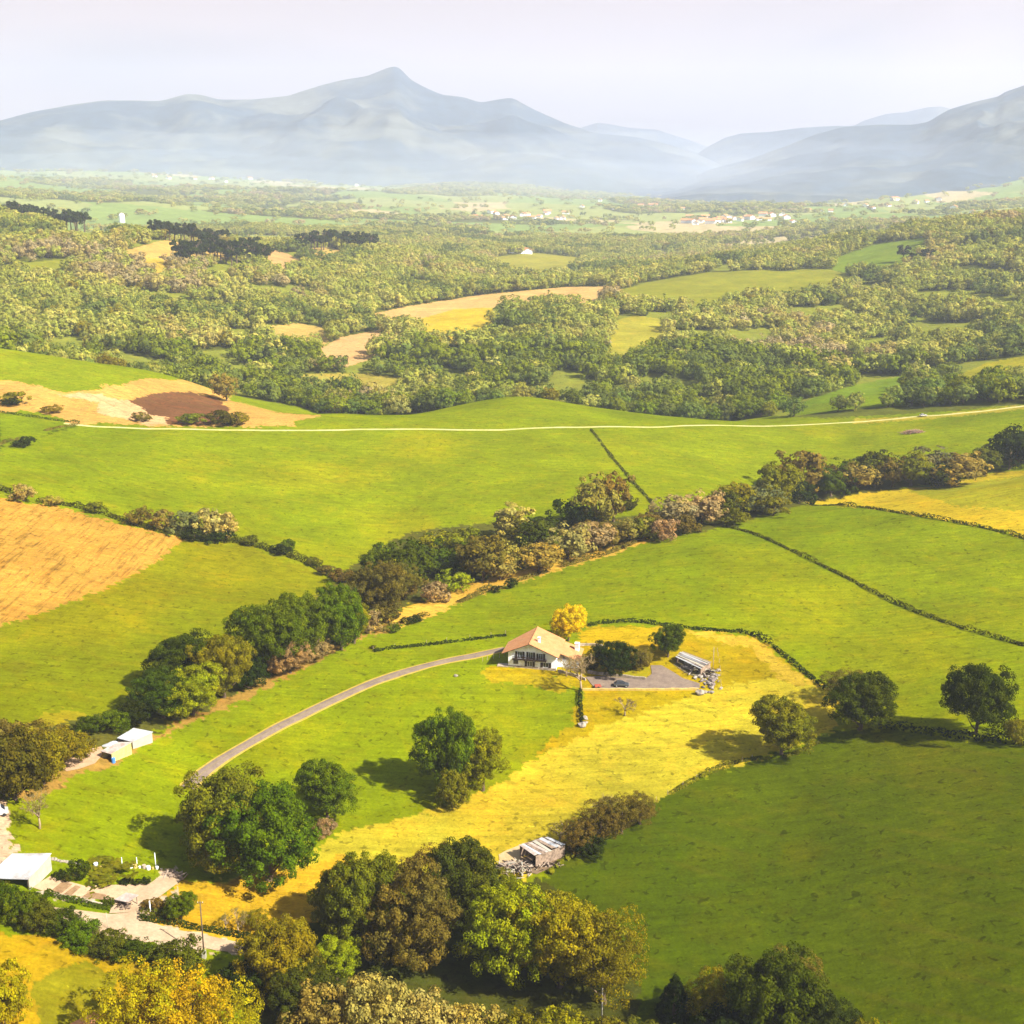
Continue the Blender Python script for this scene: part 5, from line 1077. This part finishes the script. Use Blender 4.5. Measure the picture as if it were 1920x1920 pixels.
o = link('tarpaulin', blob(7, (2.4, 1.2, .8), 3, .2), TIN); p = hit(210, 1398); o.location = p; o.rotation_euler = (0, 0, .5); tag(o, 'white tarpaulin heap behind the rusty shed', 'tarpaulin')
o = link('barrel', None) if False else MB().prism([(.45 * math.cos(a * math.pi / 6), .45 * math.sin(a * math.pi / 6)) for a in range(12)], 0, 1.2, 'z').obj('barrel', BLUE); o.location = hit(213, 1430); tag(o, 'blue barrel at the front corner of the rusty shed', 'barrel')
p = hit(1121, 1290); t = thing('garden_trailer', 'small reddish trailer parked left of the car', 'trailer', p + Vector((0, 0, .1)), R(10)); RED = plain('faded_red', (.35, .09, .06), .6)
MB().box(-.9, -.6, .35, .9, .6, .42).box(-.9, -.6, .42, .9, -.55, .8).box(-.9, .55, .42, .9, .6, .8).box(-.9, -.55, .42, -.85, .55, .8).obj('tray', RED, t); MB().tube([(.9, 0, .38), (1.8, 0, .3)], .04, 5).obj('drawbar', WOODD, t)
for y_ in (-.68, .68): MB().prism([(.3 * math.cos(a * math.pi / 6), .3 + .3 * math.sin(a * math.pi / 6)) for a in range(12)], y_ - .06, y_ + .06).obj('wheel', BLACKR, t)

# ------------------------------------------------------------------ poles and posts
def pole(px, py0, py1, rad, mat, name, label, cat='pole', arm=False, foot_=None):
    p = hit(px, py1); H_ = (py1 - py0) * slant(p) / FPX / .93; t = thing(name, label, cat, p)
    MB().tube([(0, 0, -.5), (0, 0, H_ * .5), (0, 0, H_)], [rad * 1.15, rad, rad * .8], 8).obj('mast', mat, t, True)
    if arm: MB().box(-.55, -.05, H_ - .45, .55, .05, H_ - .33).obj('crossarm', mat, t); [MB().tube([(x_, 0, H_ - .33), (x_, 0, H_ - .15)], .04, 6).obj('insulator', WHITE, t) for x_ in (-.45, 0, .45)]
    if foot_: MB().box(-.35, -.35, -.5, .35, .35, 1.5).obj('concrete_foot', foot_, t)
    return t
pole(383, 1693, 1796, .13, plain('creosote', (.10, .07, .045), .9), 'utility_pole', 'wooden utility pole with a small crossarm standing in the shrubs by the lane', arm=True, foot_=DIRTY)
pole(1128, 1846, 1925, .13, DIRTY, 'utility_pole', 'white concrete pole at the bottom of the picture')
pole(1337, 1214, 1252, .09, PL, 'flagpole', 'bare pale pole beside the rubble heap by the farm')
pole(202, 1712, 1742, .05, DIRTY, 'lamp_post', 'thin pale post at the edge of the concrete lane')
pole(282, 1690, 1712, .12, WHITE, 'gate_pillar', 'white gate pillar where the yard opens to the lane', 'pillar')
for k, (px, y0_, y1_, lb) in enumerate([(229,1608,1622,'short white post in the garden, leftmost of three'),(257,1608,1622,'short white post in the garden, middle of three'),(292,1600,1624,'tall thin white post in the garden, rightmost of three')]):
    pole(px, y0_, y1_, .09, WHITE, 'garden_post', lb, 'post')
post = MB().tube([(0, 0, -.4), (0, 0, 1.25)], [.07, .06], 6).mesh('fence_post'); post.materials.append(PL)
def posts(pp, step, label, group):
    for i, q in enumerate(path_pts(pp, step)):
        o = link('fence_post', post); o.location = (q.x, q.y, float(height(q.x, q.y))); o.rotation_euler = (r9.uniform(-.05, .05), r9.uniform(-.05, .05), 0); tag(o, label, 'fence post', group)
posts([(1230,1503),(1280,1474),(1330,1449),(1368,1434),(1410,1424)], 6, 'weathered post of the wire fence between the yellow strip and the dark pasture', 'fence posts along the dark pasture')
posts([(1345,1222),(1350,1255),(1352,1290)], 3, 'thin pale post of the fence right of the rubble heap', 'fence posts right of the rubble heap')
posts([(700,1219),(800,1207),(948,1189)], 6, 'weathered post in the hedge left of the farmhouse above the drive', 'fence posts left of the farmhouse')
posts([(945,1232),(925,1235),(905,1240)], 2.5, 'short post at the end of the drive left of the farmhouse', 'posts at the end of the drive')
# pots and stones in the kitchen garden
pm_ = MB().prism([(.3 * math.cos(a * math.pi / 4), .3 * math.sin(a * math.pi / 4)) for a in range(8)], 0, .5, 'z').mesh('flower_pot')
for i in range(16):
    px = 180 + i * 8.2; cl_ = ['white', 'pale yellow', 'white', 'grey'][i % 4]; mt = {'white': WHITE, 'pale yellow': OCH, 'grey': STONE}[cl_]; me = pm_.copy(); me.materials.append(mt)
    o = link('flower_pot', me); o.location = hit(px, 1626 + 4 * (px - 180) / 120 + r9.uniform(-2, 2)); s_ = r9.uniform(.7, 1.5); o.scale = (s_, s_, s_); tag(o, f'{cl_} pot in the long row at the back of the kitchen garden', 'flower pot', f'{cl_} pots in the row behind the kitchen garden')
for i in range(10):
    o = link('boulder', rk[i % 5]); p = hit(98 + i * 5.4, 1612 + i * 1.1 + r9.uniform(-1, 1)); s_ = r9.uniform(.25, .5); o.scale = (s_, s_, s_); o.location = p + Vector((0, 0, .1)); tag(o, 'small pale stone in the edging row right of the metal-roofed barn', 'stone', 'edging stones right of the barn')
for px, py, w_, h_, tn_, lb in [(112,1648,26,16,'darkest','dark shrub beside the barn at the top of the garden beds'),(150,1650,36,40,'dark green','small round green tree in the middle of the kitchen garden'),(128,1652,24,16,'dark olive','low shrub left of the small garden tree'),
    (232,1658,18,12,'darkest','dark clipped bush at the back of the yard, leftmost of four'),(243,1656,16,14,'darkest','dark clipped bush at the back of the yard, second of four'),(256,1659,16,11,'darkest','dark clipped bush at the back of the yard, third of four'),(274,1658,20,15,'darkest','dark clipped bush at the back of the yard, rightmost of four'),
    (204,1700,26,18,'dark green','dark bush at the corner of the kitchen garden wall'),(180,1640,120,8,'olive','low row of plants behind the kitchen garden'),(278,1702,24,16,'brown','brown bush at the yard gate pillar'),(298,1706,26,22,'brown','brown shrub right of the yard gate pillar')]:
    T(px, py, w_, h_, 'mbush', tn_, lb)
# cottage whose roof just enters at the bottom left
p = hit(160, 2030); t = thing('cottage', 'cottage at the bottom edge of which only the orange roof peak shows', 'house', p, R(8))
MB().prism([(-5, -1), (5, -1), (5, 3.2), (0, 5.4), (-5, 3.2)], 0, 9).obj('wall', WHITE, t)
MB().slab([(-5.8, -.6, 2.95), (0, -.6, 5.6), (0, 9.6, 5.6), (-5.8, 9.6, 2.95)], .16).slab([(0, -.6, 5.6), (5.8, -.6, 2.95), (5.8, 9.6, 2.95), (0, 9.6, 5.6)], .16).obj('roof', TILE, t)

# ------------------------------------------------------------------ far villages
hm1 = MB().prism([(-5, -1.5), (5, -1.5), (5, 5), (0, 7.2), (-5, 5)], -6, 6).mesh('wall'); hm1.materials.append(WHITE)
hm2 = MB().slab([(-6, -7, 4.7), (0, -7, 7.5), (0, 7, 7.5), (-6, 7, 4.7)], .3).slab([(0, -7, 7.5), (6, -7, 4.7), (6, 7, 4.7), (0, 7, 7.5)], .3).mesh('roof'); hm2.materials.append(TILE)
VIL = [((890,1070),(398,412),16,'in the hazy far village right of the centre'),((1285,1380),(408,424),16,'in the hazy far village with orange roofs'),((1380,1490),(402,420),10,'at the right end of the far village with orange roofs'),((1225,1262),(448,462),4,'in the small hamlet before the far village'),
       ((950,992),(470,476),3,'at the edge of the yellow-green far field'),((1820,1905),(398,412),12,'in the far village at the right edge'),((1500,1800),(372,400),12,'scattered on the hazy right slope'),((60,200),(306,324),9,'on the hazy ridge at the far left'),
       ((280,700),(322,352),14,'scattered on the hazy plain at the left'),((1080,1300),(376,396),7,'scattered on the hazy plain in the middle')]
for (xa, xb), (ya, yb), nn, where in VIL:
    for k in range(nn):
        px = xa + (xb - xa) * (k + rp.random()) / nn; py = rp.uniform(ya, yb); p = hit(px, py, 1500); rz = rp.uniform(-.6, .6) + (1.57 if rp.random() < .5 else 0); s_ = rp.uniform(.9, 1.5) * (1 if slant(p) < 3500 else 1.35)
        t = thing('house', 'white orange-roofed house ' + where, 'house', p, rz, 'houses ' + where); t.scale = (s_, s_ * rp.uniform(.8, 1.4), s_); link('wall', hm1, (), t); link('roof', hm2, (), t)
p = hit(229, 417, 1400); t = thing('tower', 'white cylindrical tower with a domed top on the far left plain', 'tower', p); s_ = slant(p) / FPX
k = [(5 * s_ * math.cos(a * math.pi / 8), 5 * s_ * math.sin(a * math.pi / 8)) for a in range(16)]; MB().prism(k, -3, 12 * s_, 'z').obj('wall', WHITE, t); MB().tube([(0, 0, 12 * s_), (0, 0, 14 * s_), (0, 0, 16 * s_)], [5 * s_, 4 * s_, 1 * s_], 12).obj('dome', WHITE, t)
